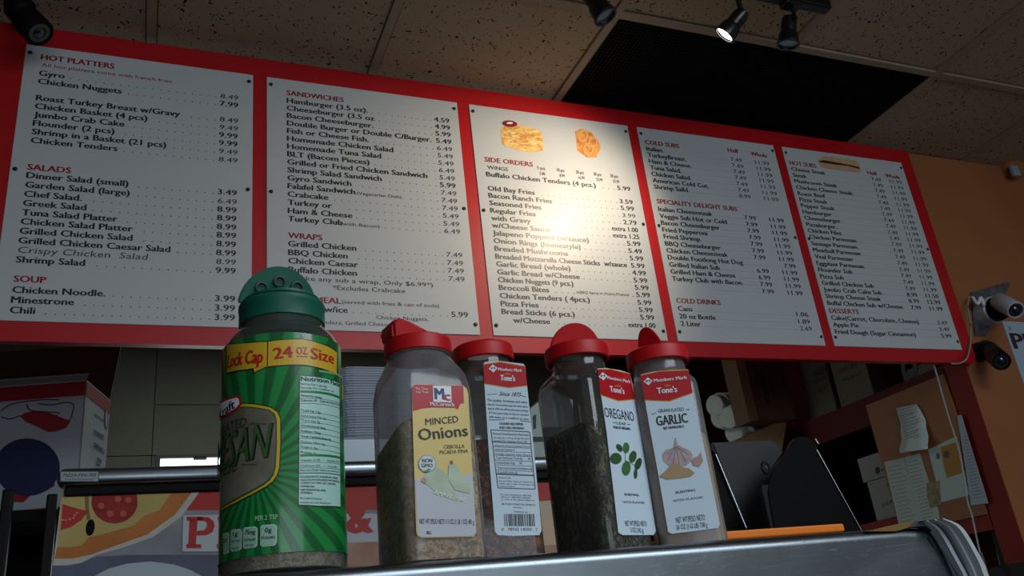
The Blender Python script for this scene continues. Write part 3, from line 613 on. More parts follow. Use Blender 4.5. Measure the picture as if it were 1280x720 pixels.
for tx, a, b_, h in (('FROZEN', (1018, 472), (1036, 464), 8), ('KEEP DRY', (1016, 480), (1038, 472), 4), ('12 CT', (1022, 490), (1034, 486), 4)): pr.ptext(tx, a, b_, h)
pr.make('printed_lettering', m_print, c)
ya, yb = atX(1049, 500, 2.68).y, atX(1090, 483, 2.68).y
c = carton('carton', 'greyish carton with dark printing on the red shelf, right of the shelf pair', 2.68, 3.05, max(yb, 2.3), ya, zs, zs+.34, m_card2, 'cartons on the dark red shelf')
pr = Print(PB, .0006)
for tx, a, b_, h in (('FRAGILE', (1050, 468), (1072, 458), 7), ('THIS SIDE UP', (1052, 478), (1078, 468), 4)): pr.ptext(tx, a, b_, h)
pr.make('printed_lettering', m_print, c)
t = thing('tape_dispenser', 'dark tape dispenser on the shelf under the menu board corner', 'dispenser', (2.72, 2.36, zs))
obj('body', B(2.69, 2.76, 2.28, 2.45, zs, zs+.06, .01), mat('dispenser_brown', '2c1c1a', .4), t, world=True)
obj('reel', lathe([(-.012, .02), (-.012, .04), (.012, .04), (.012, .02), (-.012, .02)], 24, Matrix.Translation((2.70, 2.40, zs+.055)) @ Matrix.Rotation(math.pi/2, 4, 'Y')), m_black, t, 40, world=True)
# brown carton facing us + tan carton below, cups beside
Yc = 3.0
p = [atY(949, 524, Yc), atY(983, 521, Yc)]
c = thing('carton', 'dark brown carton with black printing hanging over the foam bowls', 'box', (p[0].x+.1, Yc+.1, p[0].z))
obj('body', B(p[0].x, p[1].x+.05, Yc, Yc+.12, p[0].z, p[0].z+.42, .004), mat('brown_carton', '5c432e', .8, bump=.1), c, world=True)
bm = slab([atY(937, 527, Yc+.02), atY(948.5, 525, Yc+.0), atY(928.5, 440, Yc), atY(917, 440, Yc+.02)], (0, .1, 0)); obj('side_flap', bm, mat('flap_brown', '6a5038', .8), c, world=True)
PC = Plane((0, Yc-.0005, CZ), (1, 0, 0), (0, 0, 1)); pr = Print(PC, .0006)
for tx, u, vv, h, w in (('SANDWICH', p[0].x+.055, .90, .030, .155), ('BREAD', p[0].x+.025, .925, .028, .10), ('PRODUCT', p[0].x+.10, .86, .016, .11)): pr.text(tx, u, vv+.15, h, width=w, ang=-math.pi/2, bold=.02)
pr.make('printed_lettering', mat('black_carton_ink', '18120e', .8), c)
tn = thing('carton', 'tan carton beneath the foam bowls', 'box', atY(960, 566, 3.15))
pts_ = [atY(920, 551, 3.15), atY(984, 523, 3.05), atY(977, 566, 3.05), atY(972, 620, 3.05), atY(925, 620, 3.15)]
obj('body', slab(pts_, (0, .25, 0)), mat('tan_carton', '8e744c', .8, bump=.1), tn, world=True)
obj('lid_flap', slab([atY(920, 549.5, 3.15), atY(985, 521.5, 3.05), atY(984, 523, 3.05), atY(920, 551, 3.15)], (.0, .24, 0)), m_card, tn, world=True)
# foam bowls, nested and lying on their sides
m_foam = mat('foam_white', 'c9d6cc', .6)
cup = D.meshes.new('foam_bowl')
KC = 1.5
bm = lathe([(0, 0), (0, .0300), (.002, .0325), (.026, .0335), (.0285, .0385), (.0315, .0385), (.0315, .0335), (.027, .0315), (.005, .0285), (.003, 0)], 28)
bm.transform(Matrix.Scale(KC, 4)); bm.to_mesh(cup); bm.free(); cup.materials.append(m_foam); cup.shade_smooth(); cup.set_sharp_from_angle(angle=.6)
ORD = 'first second third fourth fifth sixth seventh eighth ninth tenth eleventh twelfth thirteenth fourteenth fifteenth sixteenth seventeenth eighteenth nineteenth twentieth twenty-first twenty-second twenty-third twenty-fourth twenty-fifth twenty-sixth twenty-seventh twenty-eighth'.split()
names = [('upper left stack', (893, 507), 8), ('lower left stack', (899, 522), 8), ('front stack', (911, 522), 10), ('bottom stack', (917, 541), 7)]
axd = Vector((.93, .30, .12)).normalized()
for nm, c_, n_ in names:
    P0 = atY(*c_, 3.25 if nm != 'front stack' else 3.17)
    for i in range(n_):
        o = D.objects.new('foam_bowl', cup); COL.objects.link(o)
        q = axd.to_track_quat('Z', 'Y').to_matrix().to_4x4(); q.translation = P0+axd*(i*.022); o.matrix_world = q
        tag(o, '%s foam bowl from the open end of the %s by the carton' % (ORD[i], nm), 'cup', 'foam bowls in the %s' % nm)
P0 = atY(957, 522, 3.1); q = Vector((.3, -.9, -.1)).normalized().to_track_quat('Z', 'Y').to_matrix().to_4x4(); q.translation = P0+Vector((0, .12, .0))
o = D.objects.new('foam_bowl', cup); COL.objects.link(o); o.matrix_world = q; tag(o, 'single white foam bowl peeking out under the brown carton', 'bowl')
# white cartons on the lower shelf
zl = CZ+.32
pa, pb = atX(1083, 640, 2.72), atX(1123, 590, 2.72)
WB = Plane((2.7195, 0, CZ), (0, -1, 0), (0, 0, 1))
for i, (za, zb_, nm) in enumerate(((zl, CZ+.50, 'lower'), (CZ+.502, CZ+.60, 'upper'))):
    t = thing('small_carton', '%s small white carton in the dark lower shelf bay' % nm, 'box', (2.8, 2.7, za), group='small white cartons in the shelf bay')
    obj('body', B(2.72, 2.9, 2.615, 2.80+.02*i, za, zb_, .002), mat('white_carton', '8f9490', .7), t, world=True)
    pr = Print(WB, .0006)
    if i: pr.pell((1097, 588), 3, 4.5); pr.line((1102, 588), (1108, 585), 2)
    else: pr.pell((1111, 606), 2.5, 3); pr.ptext('BRAND'.replace('BRAND', 'SOUP'), (1103, 634), (1117, 628), 4)
    pr.make('printed_mark', mat('dark_mark', '3a2422', .7), t)
tag(obj('price_card', slab([atY(1245, 682, 2.3), atY(1251, 681, 2.3), atY(1259.5, 706, 2.3), atY(1251, 708, 2.3)], (0, .004, 0)), mat('card_grey', '7d8078', .8)), 'small grey-white card behind the dark red jamb', 'card')
# ------------------------------------------------------------------ POS screens behind the jars
def screen(name, label, px, Y, th, m_, extra):
    t = thing(name, label, 'monitor', atY(sum(p[0] for p in px)/len(px), 700, Y))
    P = [atY(*p, Y) for p in px]; bm = slab(P, (0, th, 0)); bmesh.ops.bevel(bm, geom=bm.edges[:], offset=.0025, segments=2, affect='EDGES')
    obj('casing', bm, m_, t, world=True)
    extra(t)
    zc = .95
    cx = t.location.x; obj('stand_neck', B(cx-.03, cx+.03, Y+.002, Y+th-.002, zc, CZ+.22), m_black, t, world=True); obj('stand_foot', B(cx-.04, cx+.04, Y, Y+.05, zc, zc+.012, .004), m_black, t, world=True)
    return t
m_mon = mat('dark_grey_casing', '262a2c', .5, col2='23282a', cscale=14)
def ex1(t):
    SP = Plane((0, 1.3, CZ), (1, 0, 0), (0, 0, 1))
    bm = newbm(); c_ = SP.pos(*SP.hit(957, 585)); lathe([(0, .0065), (.0015, .0065), (.0015, .0095), (0, .0105)], 24, Matrix.Translation(c_) @ Matrix.Rotation(math.pi/2, 4, 'X') @ Matrix.Scale(1.25, 4, (0, 1, 0)), bm); obj('round_emblem', bm, mat('emblem_grey', '0f1113', .3), t, world=True)
    bm = newbm(); c_ = SP.pos(*SP.hit(958, 585)); lathe([(0, 0), (0, .0035), (.0012, .003), (.0014, 0)], 16, Matrix.Translation(c_) @ Matrix.Rotation(math.pi/2, 4, 'X'), bm)
    obj('emblem_centre', bm, mat('emblem_mid', '50585a', .3), t, world=True)
    a = SP.hit(959, 601); obj('casing_highlight', B(a[0]-.004, a[0]+.004, 1.2975, 1.30, a[1]+CZ-.0015, a[1]+CZ+.0015), mat('highlight_white', 'b9bec0', .3), t, world=True)  # pale bar paints a small white highlight onto the casing
    obj('edge_trim', tube([atY(895, 568, 1.298), atY(933, 660, 1.298)], .0013, 6), m_chrome, t, world=True)
    obj('side_shell', slab([atY(888, 552, 1.31), atY(894.5, 556, 1.301), atY(932.5, 662, 1.301), atY(904, 670, 1.31)], (0, .028, 0)), m_matt, t, world=True)
screen('terminal_screen', 'dark grey tilted terminal back with a round emblem behind the garlic jar', [(890, 553), (966, 550.5), (974, 556), (984, 580), (1010, 662), (934, 668)], 1.30, .03, m_mon, ex1)
def ex2(t):
    obj('edge_trim', tube([atY(1019, 548.5, 1.208), atY(1023, 555, 1.208)], .0016, 6), m_chrome, t, world=True)
    obj('edge_trim', tube([atY(1021, 562, 1.208), atY(1083, 674, 1.208)], .0009, 6), m_chrome, t, world=True)
screen('terminal_screen', 'black round-topped terminal with a thin silver edge beside the grey one', [(984, 566), (990, 553), (998, 546), (1008, 545), (1018, 551), (1024, 563), (1086, 680), (966, 680), (970, 660), (963, 640), (959, 615), (961, 598), (970, 583)], 1.21, .014, m_matt, ex2)
# ------------------------------------------------------------------ counter, steel warmer, jars
ZS = CZ+.077; YE = .68
tag(obj('counter', B(-1.1, 1.9, .62, 1.9, 0, .95, .01), mat('counter_steel', '6d7376', .4, .8)), 'long counter under the warmers', 'counter')
wm = thing('food_warmer', 'brushed stainless steel warmer whose rounded top the spice jars stand on', 'food warmer', (.2, .9, .95))
# front plate with rounded top right corner (arc traced in metres)
m_scr = D.materials.new('scratched_steel'); m_scr.use_nodes = True; N = m_scr.node_tree.nodes; L = m_scr.node_tree.links
b = N['Principled BSDF']; b.inputs['Metallic'].default_value = 1; b.inputs['Base Color'].default_value = hexc('7b8388')
tc = N.new('ShaderNodeTexCoord'); nz = N.new('ShaderNodeTexNoise'); nz.inputs['Scale'].default_value = 14; nz.inputs['Detail'].default_value = 6
mr = N.new('ShaderNodeMapRange'); mr.inputs['To Min'].default_value = .24; mr.inputs['To Max'].default_value = .36
L.new(tc.outputs['Object'], nz.inputs['Vector']); L.new(nz.outputs['Fac'], mr.inputs[0])
prev = None
for ang, th_ in ((.7, .012), (-.9, .010), (2.2, .008), (1.3, .007)):
    mp = N.new('ShaderNodeMapping'); mp.inputs['Rotation'].default_value = (0, ang, 0); mp.inputs['Scale'].default_value = (5, 5, 70)
    n3 = N.new('ShaderNodeTexNoise'); n3.inputs['Scale'].default_value = 4; n3.inputs['Detail'].default_value = 0; n3.inputs['Distortion'].default_value = .4
    L.new(tc.outputs['Object'], mp.inputs[0]); L.new(mp.outputs[0], n3.inputs['Vector'])
    g1 = N.new('ShaderNodeMath'); g1.operation = 'COMPARE'; g1.inputs[1].default_value = .62; g1.inputs[2].default_value = th_*.16; L.new(n3.outputs['Fac'], g1.inputs[0])
    if prev: ad = N.new('ShaderNodeMath'); ad.operation = 'MAXIMUM'; L.new(prev.outputs[0], ad.inputs[0]); L.new(g1.outputs[0], ad.inputs[1]); prev = ad
    else: prev = g1
mxr = N.new('ShaderNodeMix'); mxr.inputs[3].default_value = .6; L.new(prev.outputs[0], mxr.inputs[0]); L.new(mr.outputs[0], mxr.inputs[2]); mxr.inputs[3].default_value = .55; L.new(mxr.outputs[0], b.inputs['Roughness'])
bpn = N.new('ShaderNodeBump'); bpn.inputs['Strength'].default_value = .08; bpn.inputs['Distance'].default_value = .0005; L.new(prev.outputs[0], bpn.inputs['Height']); L.new(bpn.outputs[0], b.inputs['Normal'])
bx = .66
plate = [(-.5, ZS), (.690, ZS)]
cpx = [(1157, 658.5), (1165, 663), (1172, 672), (1183, 693), (1197, 722), (1212, 760)]
cw_ = smooth_pts([atY(*q, YE) for q in cpx], 4)
plate += [(p.x, p.z) for p in cw_ if p.x > .69]
prof = [(0, .010, 0), (.001, .006, 0)]
def ring(off, y): # inset outline
    out = []
    n = len(plate)
    for i, (x, z) in enumerate(plate):
        a = Vector(plate[max(i-1, 0)]); c_ = Vector(plate[min(i+1, n-1)]); d = (c_-a).normalized(); nn = Vector((d.y, -d.x))
        out.append(Vector((x+nn.x*off, y, z+nn.y*off)))
    return out
bm = newbm(); rings = []
R3 = .011
rings.append([bm.verts.new(p) for p in ring(0, 1.02)])
for i in range(7):
    a = math.pi/2*i/6; rings.append([bm.verts.new(p) for p in ring(R3*(1-math.cos(a)), YE+R3*(1-math.sin(a)))])
for a, c_ in zip(rings, rings[1:]):
    for i in range(len(a)-1): bm.faces.new((a[i], a[i+1], c_[i+1], c_[i]))
last = rings[-1]; lowR = bm.verts.new((last[-1].co.x+.02, YE, .95)); lowL = bm.verts.new((-.5, YE, .95))
bm.faces.new(last+[lowR, lowL])
obj('hood', bm, m_scr, wm, 50, world=True)
obj('body', B(-.5, .80, YE+.012, 1.02, .951, ZS-.03), m_steel, wm, world=True)
def band(px, Y, r, m_, name):
    obj(name, tube(smooth_pts([atY(*q, Y) for q in px], 5), r, 10, sy=1.6), m_, wm, 60, world=True)
def sheet(pxa, pxb, Y, th, m_, name):
    bm = newbm(); A = smooth_pts([atY(*q, Y) for q in pxa], 4); C = smooth_pts([atY(*q, Y) for q in pxb], 4)
    n = min(len(A), len(C)); a = [[bm.verts.new(p+Vector((0, dy, 0))) for p in A[:n]] for dy in (0, th)]; c_ = [[bm.verts.new(p+Vector((0, dy, 0))) for p in C[:n]] for dy in (0, th)]
    for i in range(n-1):
        bm.faces.new((a[0][i], a[0][i+1], c_[0][i+1], c_[0][i])); bm.faces.new((a[1][i], a[1][i+1], c_[1][i+1], c_[1][i]))
        bm.faces.new((a[0][i], a[0][i+1], a[1][i+1], a[1][i])); bm.faces.new((c_[0][i], c_[0][i+1], c_[1][i+1], c_[1][i]))
    obj(name, bm, m_, wm, 60, world=True)
sheet([(1152, 651), (1160, 652), (1168, 658), (1177, 668), (1188, 686), (1208, 722), (1226, 762)], [(1165, 650), (1173, 652), (1183, 659), (1193, 670), (1205, 688), (1222, 722), (1240, 762)], .674, .01, m_dark, 'gasket')
sheet([(1165, 650), (1173, 652), (1183, 659), (1193, 670), (1205, 688), (1222, 722), (1240, 762)], [(1176, 649), (1186, 651), (1197, 659), (1208, 673), (1220, 692), (1234, 722), (1251, 762)], .667, .01, m_dark, 'gasket')
sheet([(1136, 659), (1154, 658), (1163, 662), (1171, 671), (1182, 692), (1196, 722), (1212, 762)], [(1145, 651), (1157, 652), (1167, 658.5), (1176, 669), (1187, 688), (1206, 722), (1224, 762)], .678, .01, m_steel, 'corner_return')
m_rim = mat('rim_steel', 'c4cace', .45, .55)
sheet([(1159, 651), (1170, 660), (1180, 674), (1191, 694), (1201, 712), (1205, 720), (1222, 756)], [(1159.5, 650.4), (1173.5, 659.5), (1184.5, 673.5), (1195.5, 693.5), (1205.5, 711.5), (1209.5, 719.5), (1227, 756)], .671, .010, m_rim, 'corner_rim')
sheet([(1168, 649.5), (1183, 657), (1193, 669), (1204, 688), (1213, 706), (1219, 720), (1235, 756)], [(1168.5, 648.8), (1187.5, 656.5), (1198, 668.5), (1209, 687.5), (1218.5, 705.5), (1224, 719.5), (1240, 756)], .664, .010, m_rim, 'corner_rim')
sheet([(1178, 648.6), (1194, 656), (1205, 669), (1216, 688), (1225, 706), (1230, 720), (1246, 756)], [(1179, 647.8), (1198.5, 655.5), (1210, 668.5), (1221, 687.5), (1231, 705.5), (1236, 719.5), (1252, 756)], .657, .010, m_rim, 'corner_rim')
obj('reflection_lip', slab([atY(*q, .679) for q in [(1083, 664), (1095, 661.5), (1110, 657.5), (1127, 654), (1149, 650.7), (1158, 652), (1162, 656), (1150, 657.5), (1136, 659.5), (1120, 664)]], (0, .012, 0)), mat('reflected_orange', '9c7a4c', .35, .7), wm, world=True)['label'] = 'lip tinted tan as an orange reflection at the rounded corner'  # tan colour paints an orange reflection onto the curved steel lip
# orange tray
t = thing('orange_tray', 'bright orange plastic tray with a stepped rim lying behind the garlic jar', 'tray', (.75, .84, ZS))
pA, pB = atY(880, 661, .82), atY(1056, 654, .82)
zt = (atY(1056, 654, .82).z); zm = atY(1056, 664, .82).z
m_or = mat('orange_plastic', 'e87a12', .4)
obj('tray_rim', B(.52, atY(1056, 660, .82).x, .82, .98, zm, zt, .002), m_or, t, world=True); obj('tray_body', B(.53, atY(1041, 668, .83).x, .83, .97, ZS, zm, .002), mat('orange_plastic_deep', 'e0660c', .4), t, world=True)
# ------------------------------------------------------------------ jars
def halfdisc(r, th, hinge_w=None, n=18):   # in XZ plane: hinge at z=0 from -r..r, rising; thickness along -Y
    pts = [(r*math.cos(math.pi*i/n), r*math.sin(math.pi*i/n)) for i in range(n+1)]
    bm = slab([Vector((x, 0, z)) for x, z in pts], (0, th, 0)); bmesh.ops.recalc_face_normals(bm, faces=bm.faces[:])
    bmesh.ops.bevel(bm, geom=[e for e in bm.edges], offset=th*.2, segments=2, affect='EDGES'); return bm
# --- parmesan
C = (.1030, .735); pr_r = .0495
pj = thing('parmesan_shaker', 'tall round green-labelled parmesan shaker with an open green flip cap, leftmost jar', 'shaker', (C[0], C[1], ZS))
zz = lambda v_: v_-ZS
m_clear = clear_mat('jar_plastic', 'f2f4f4', .10, 'c9ccc8', .07, .9)
m_smoky = clear_mat('dusty_plastic', 'ececee', .36, 'b6b2b4', .16, .8)
h = .295-.077
obj('bottle', loft([(0.0, .09, .09, .045), (.004, .099, .099, .0495), (.182, .099, .099, .0495), (.190, .0965, .0965, .048), (.197, .090, .090, .045), (.202, .081, .081, .0405), (.205, .072, .072, .036), (.213, .071, .071, .0355)], k=9), m_clear, pj, 60)
obj('neck_seal', lathe([(.199, .030), (.2120, .0352), (.2120, 0)], 32), mat('neck_green', '0f3a2c', .4), pj, 50)
obj('grated_cheese', loft([(.003, .094, .094, .047), (.13, .094, .094, .047), (.138, .07, .07, .035)], k=9), cells_mat('cheese_grains', ['b8b09a', 'ccc4ac', 'dcd4c0', 'a29a86'], 420, .4), pj, 60)
SG = Cyl((C[0], C[1], CZ), pr_r+.0004)
# label
ub0, ub1 = -math.pi*.9*pr_r, math.pi*.9*pr_r
bm = newbm(); uvl = bm.loops.layers.uv.new('uv'); n = 72
z0l, z1l = SG.hit(361, 690)[1], SG.hit(357, 415)[1]
prev = None
for i in range(n+1):
    u = ub0+(ub1-ub0)*i/n; cur = (bm.verts.new(SG.pos(u, z0l)), bm.verts.new(SG.pos(u, z1l)), u)
    if prev:
        f = bm.faces.new((prev[0], cur[0], cur[1], prev[1]))
        for lp, q in zip(f.loops, ((prev[2], z0l), (cur[2], z0l), (cur[2], z1l), (prev[2], z1l))): lp[uvl].uv = q
    prev = cur
mg = D.materials.new('green_label'); mg.use_nodes = True; N = mg.node_tree.nodes; L = mg.node_tree.links; b = N['Principled BSDF']; b.inputs['Roughness'].default_value = .22; b.inputs['Coat Weight'].default_value = .3
uc = SG.hit(318, 590)
uvn = N.new('ShaderNodeUVMap'); uvn.uv_map = 'uv'; sx = N.new('ShaderNodeSeparateXYZ'); L.new(uvn.outputs[0], sx.inputs[0])
s1 = N.new('ShaderNodeMath'); s1.operation = 'SUBTRACT'; s1.inputs[1].default_value = uc[0]; L.new(sx.outputs[0], s1.inputs[0])
s2 = N.new('ShaderNodeMath'); s2.operation = 'SUBTRACT'; s2.inputs[1].default_value = uc[1]; L.new(sx.outputs[1], s2.inputs[0])
at = N.new('ShaderNodeMath'); at.operation = 'ARCTAN2'; L.new(s2.outputs[0], at.inputs[0]); L.new(s1.outputs[0], at.inputs[1])
ml = N.new('ShaderNodeMath'); ml.operation = 'MULTIPLY'; ml.inputs[1].default_value = 30; L.new(at.outputs[0], ml.inputs[0])
sn = N.new('ShaderNodeMath'); sn.operation = 'SINE'; L.new(ml.outputs[0], sn.inputs[0])
cr = N.new('ShaderNodeValToRGB'); cr.color_ramp.elements[0].position = .35; cr.color_ramp.elements[1].position = .62; cr.color_ramp.elements[0].color = hexc('0a5a2a'); cr.color_ramp.elements[1].color = hexc('17803a')
mr = N.new('ShaderNodeMapRange'); mr.inputs['From Min'].default_value = -1; L.new(sn.outputs[0], mr.inputs[0]); L.new(mr.outputs[0], cr.inputs[0]); L.new(cr.outputs[0], b.inputs['Base Color'])

lab = obj('label', bm, mg, pj, 60, world=True); lab['label'] = 'green printed wraparound label'
def P(off, S_=SG): return Print(S_, off)
c3 = lambda l: [(260+x/3.6, 320+y/3.6) for x, y in l]
c5 = lambda l: [(270+x/3.27, 480+y/3.27) for x, y in l]
m_yel = mat('banner_yellow', 'c9a227', .35); m_bl = m_txt
P(.0003).ppoly(c3([(86, 398), (180, 390), (272, 383), (272, 500), (180, 515), (84, 533)])).make('banner_outline', m_txt, lab)
P(.0003).ppoly(c3([(268, 383), (430, 373), (582, 432), (580, 540), (430, 494), (262, 502), (204, 531), (201, 503)])).make('banner_outline', m_txt, lab)
P(.0006).ppoly(c3([(88, 402), (180, 394), (267, 388), (265, 496), (180, 510), (88, 526)])).make('banner', m_yel, lab)
P(.0006).ppoly(c3([(272, 387), (430, 377), (578, 435), (576, 535), (430, 490), (262, 499), (210, 524), (206, 506), (270, 496)])).make('banner', m_yel, lab)
pr = P(.0009); pr.ptext('Lock Cap', c3([(92, 506)])[0], c3([(245, 482)])[0], 16, .03); pr.ptext('24', c3([(300, 466)])[0], c3([(380, 456)])[0], 14, .04); pr.ptext('OZ', c3([(398, 443)])[0], c3([(447, 444)])[0], 9, .03)
pr.line(c3([(398, 452)])[0], c3([(447, 454)])[0], 1.2); pr.ptext('Size', c3([(462, 464)])[0], c3([(562, 488)])[0], 14, .03); pr.make('banner_lettering', mat('banner_red', 'b02010', .35), lab)
gold = [(62, 530), (150, 470), (215, 430), (245, 405), (262, 370), (268, 240), (268, 140), (255, 110), (220, 90), (160, 80), (105, 78), (60, 95), (20, 120)]
gold = [(10, 545)]+gold+[(5, 130)]
def shr(k, l, c=(120, 300)): return [(c[0]+(x-c[0])*k, c[1]+(y-c[1])*k) for x, y in l]
g1_ = c5([(24, 524), (80, 492), (150, 455), (205, 425), (235, 402), (252, 378), (262, 345), (267, 240), (266, 140), (255, 112), (225, 92), (165, 80), (115, 76), (60, 92), (22, 110)])
P(.0003).ppoly(g1_).make('window_border', mat('border_dark', '0a2414', .4), lab)
g2_ = c5([(26, 518), (80, 487), (150, 450), (203, 420), (232, 398), (248, 375), (258, 343), (263, 240), (262, 142), (251, 116), (223, 97), (165, 85), (115, 81), (60, 97), (24, 114)])
P(.0006).ppoly(g2_).make('window_border', mat('border_gold', 'c7a326', .35), lab)
g3_ = c5([(27, 509), (80, 478), (148, 442), (196, 414), (222, 394), (237, 371), (245, 340), (250, 240), (249, 146), (240, 122), (218, 106), (165, 96), (115, 92), (60, 107), (26, 123)])
P(.0009).ppoly(g3_).make('window_border', mat('border_green', '0d5a2c', .35), lab)
g4_ = c5([(28, 504), (80, 472), (147, 436), (193, 409), (217, 390), (231, 368), (239, 340), (244, 240), (243, 149), (234, 127), (214, 111), (165, 102), (115, 98), (60, 113), (28, 128)])
P(.0012).ppoly(g4_).make('clear_window', mat('window_cheese', '5e5a4c', .3, col2='777264', cscale=40), lab)['label'] = 'grey-brown see-through window of the label'
pr = P(.0016); a = SG.hit(*c5([(213, 303)])[0]); pr.text('PARMESAN', a[0], a[1], .0275, width=.098, bold=.02, shear=.18, right=True, ang=.03); pr.make('product_lettering', mat('lettering_dark', '101810', .35), lab)
pr = P(.0018); pr.text('PARMESAN', a[0]-.0008, a[1]+.0007, .0265, width=.0965, bold=-.004, shear=.18, right=True, ang=.03); pr.make('product_lettering', mat('lettering_green', '2c5a2c', .35), lab)
pr = P(.0016); a = SG.hit(*c5([(131, 172)])[0]); pr.text('GRATED', a[0], a[1], .0075, width=.036, bold=.01, right=True, ang=.03); a = SG.hit(*c5([(90, 357)])[0]); pr.text('Cheese', a[0], a[1], .013, width=.042, shear=.3, right=True, ang=.03)
pr.line(c5([(142, 163)])[0], c5([(210, 165)])[0], .8); pr.line(c5([(108, 330)])[0], c5([(172, 331)])[0], .8); pr.make('small_lettering', mat('lettering_olive', '2c3a26', .4), lab)
P(.0020).ppoly(c5([(25, 72), (60, 58), (95, 50), (110, 58), (112, 84), (95, 108), (60, 130), (28, 148)])).make('logo_badge', m_lred, lab)
P(.0023).ppoly(c5([(28, 82), (62, 66), (92, 58), (102, 64), (103, 84), (88, 102), (58, 120), (30, 136)])).make('logo_badge', m_white, lab)
pr = P(.0026); a = SG.hit(*c5([(88, 100)])[0]); pr.text('Kraft', a[0], a[1], .0078, width=.024, bold=.03, right=True, ang=.18); pr.make('logo_lettering', mat('navy_ink', '141a3a', .4), lab)
pr = P(.0004); pr.ptext('PER 2 TSP', c5([(160, 560)])[0], c5([(252, 552)])[0], 6, .0); pr.make('pale_lettering', mat('pale_green_ink', 'a9d0b4', .4), lab)
bd = [[(30, 612), (52, 606), (56, 615), (55, 690), (32, 697)], [(62, 602), (70, 595), (100, 592), (108, 602), (106, 672), (98, 680), (66, 686), (60, 678)], [(112, 594), (120, 586), (162, 582), (171, 590), (170, 660), (162, 668), (118, 674), (111, 668)], [(182, 586), (190, 577), (240, 573), (250, 582), (248, 650), (240, 661), (188, 666), (181, 658)]]
for q in bd:
    P(.0004).ppoly(c5(q)).make('nutrient_badge', mat('badge_white', 'b9cfc6', .4), lab)
    cx = sum(x for x, y in q)/len(q); cy = sum(y for x, y in q)/len(q); P(.0007).ppoly(c5(shr(.9, q, (cx, cy)))).make('nutrient_badge', mat('badge_green', '8fb7a2', .4), lab)
pr = P(.0010)
for tx, x, y, w, hh in (('0g', 202, 607, 26, 5.5), ('SUGARS', 188, 634, 54, 3.2), ('75mg', 122, 615, 40, 5.5), ('SODIUM', 117, 643, 46, 3.2), ('1g', 74, 622, 18, 5.5), ('SAT FAT', 66, 648, 36, 3), ('20', 33, 650, 16, 5), ('3% DV', 122, 664, 34, 2.6), ('4% DV', 68, 676, 30, 2.6)):
    pr.ptext(tx, c5([(x, y)])[0], c5([(x+w, y-2)])[0], hh, .02)
pr.make('badge_lettering', mat('dark_green_ink', '0b2a18', .4), lab)
# nutrition panel
Q = lambda l: [(365+x/4, 460+y/4) for x, y in l]
P(.0003).ppoly(Q([(36, 36), (135, 45), (236, 75), (243, 700), (135, 695), (30, 688)])).make('nutrition_panel', m_txt, lab)
P(.0006).ppoly(Q([(39, 40), (135, 49), (233, 79), (239, 694), (135, 690), (33, 684)])).make('nutrition_panel', mat('panel_pale', 'a8cfc4', .35), lab)
pr = P(.0009); pr.ptext('Nutrition Facts', Q([(44, 66)])[0], Q([(232, 96)])[0], 5.5, .03)
for y, tx, x1, bo in ((84, 'Serving Size 2 tsp (5g)', 170, 0), (104, 'Servings Per Container 136', 205, 0), (142, 'Amount Per Serving', 145, .02), (168, 'Calories 20   Calories from Fat 15', 232, .01), (217, 'Total Fat 1.5g', 140, .02), (243, '  Saturated Fat 1g', 165, 0), (266, '  Trans Fat 0g', 138, 0),
    (293, 'Cholesterol 5mg', 165, .02), (320, 'Sodium 75mg', 140, .02), (347, 'Total Carbohydrate 0g', 190, .02), (374, '  Dietary Fiber 0g', 160, 0), (398, '  Sugars 0g', 125, 0), (426, 'Protein 2g', 120, .02), (468, 'Vitamin A 0%   •   Vitamin C 0%', 232, 0), (495, 'Calcium 6%   •   Iron 0%', 220, 0),
    (518, 'Percent Daily Values are based on a', 235, 0), (550, 'INGREDIENTS: PARMESAN CHEESE', 225, .01), (566, 'MADE FROM PASTEURIZED PART-SKIM MILK,', 232, .01), (580, 'CHEESE CULTURES, SALT, ENZYMES,', 215, .01), (596, 'CONTAINS: MILK', 110, .02), (614, 'KEEP REFRIGERATED AFTER', 165, .02), (628, 'OPENING', 100, .02), (656, 'Kraft Heinz Foods', 145, .01), (678, 'MADE IN USA PRODUCT', 192, 0)):
    sl = (x1-40)*.12 if y < 430 else (x1-40)*.04
    pr.ptext(tx.replace('Kraft Heinz Foods', 'Kraft/Heinz'), Q([(42, y)])[0], Q([(x1, y+sl)])[0], 2.6 if y < 530 else 2.2, bo)
for y in (152, 178, 225, 250, 274, 300, 326, 352, 378, 404, 474, 502): pr.line(Q([(40, y)])[0], Q([(236, y+(26 if y < 430 else 8))])[0], .35)
pr.line(Q([(33, 527)])[0], Q([(238, 537)])[0], .8); pr.make('nutrition_lettering', mat('nutrition_ink', '0f3a2a', .4), lab)
pr = P(.0010); pr.line(Q([(42, 118)])[0], Q([(236, 150)])[0], 2.6); pr.line(Q([(40, 438)])[0], Q([(238, 450)])[0], 2.6); pr.make('nutrition_bar', mat('bar_green', '0f7a3c', .35), lab)
pr = P(.0005); pr.ptext('REFRIGERATE AFTER OPENING', Q([(135, 22)])[0], Q([(258, 62)])[0], 2.6, .02); pr.make('pale_lettering', mat('pale_green_ink', 'a9d0b4', .4), lab)
pr = P(.0005); pr.ppoly(Q([(246, 85), (262, 92), (264, 150), (247, 160)])); pr.make('side_banner', m_yel, lab)
for y in range(175, 560, 11): pass
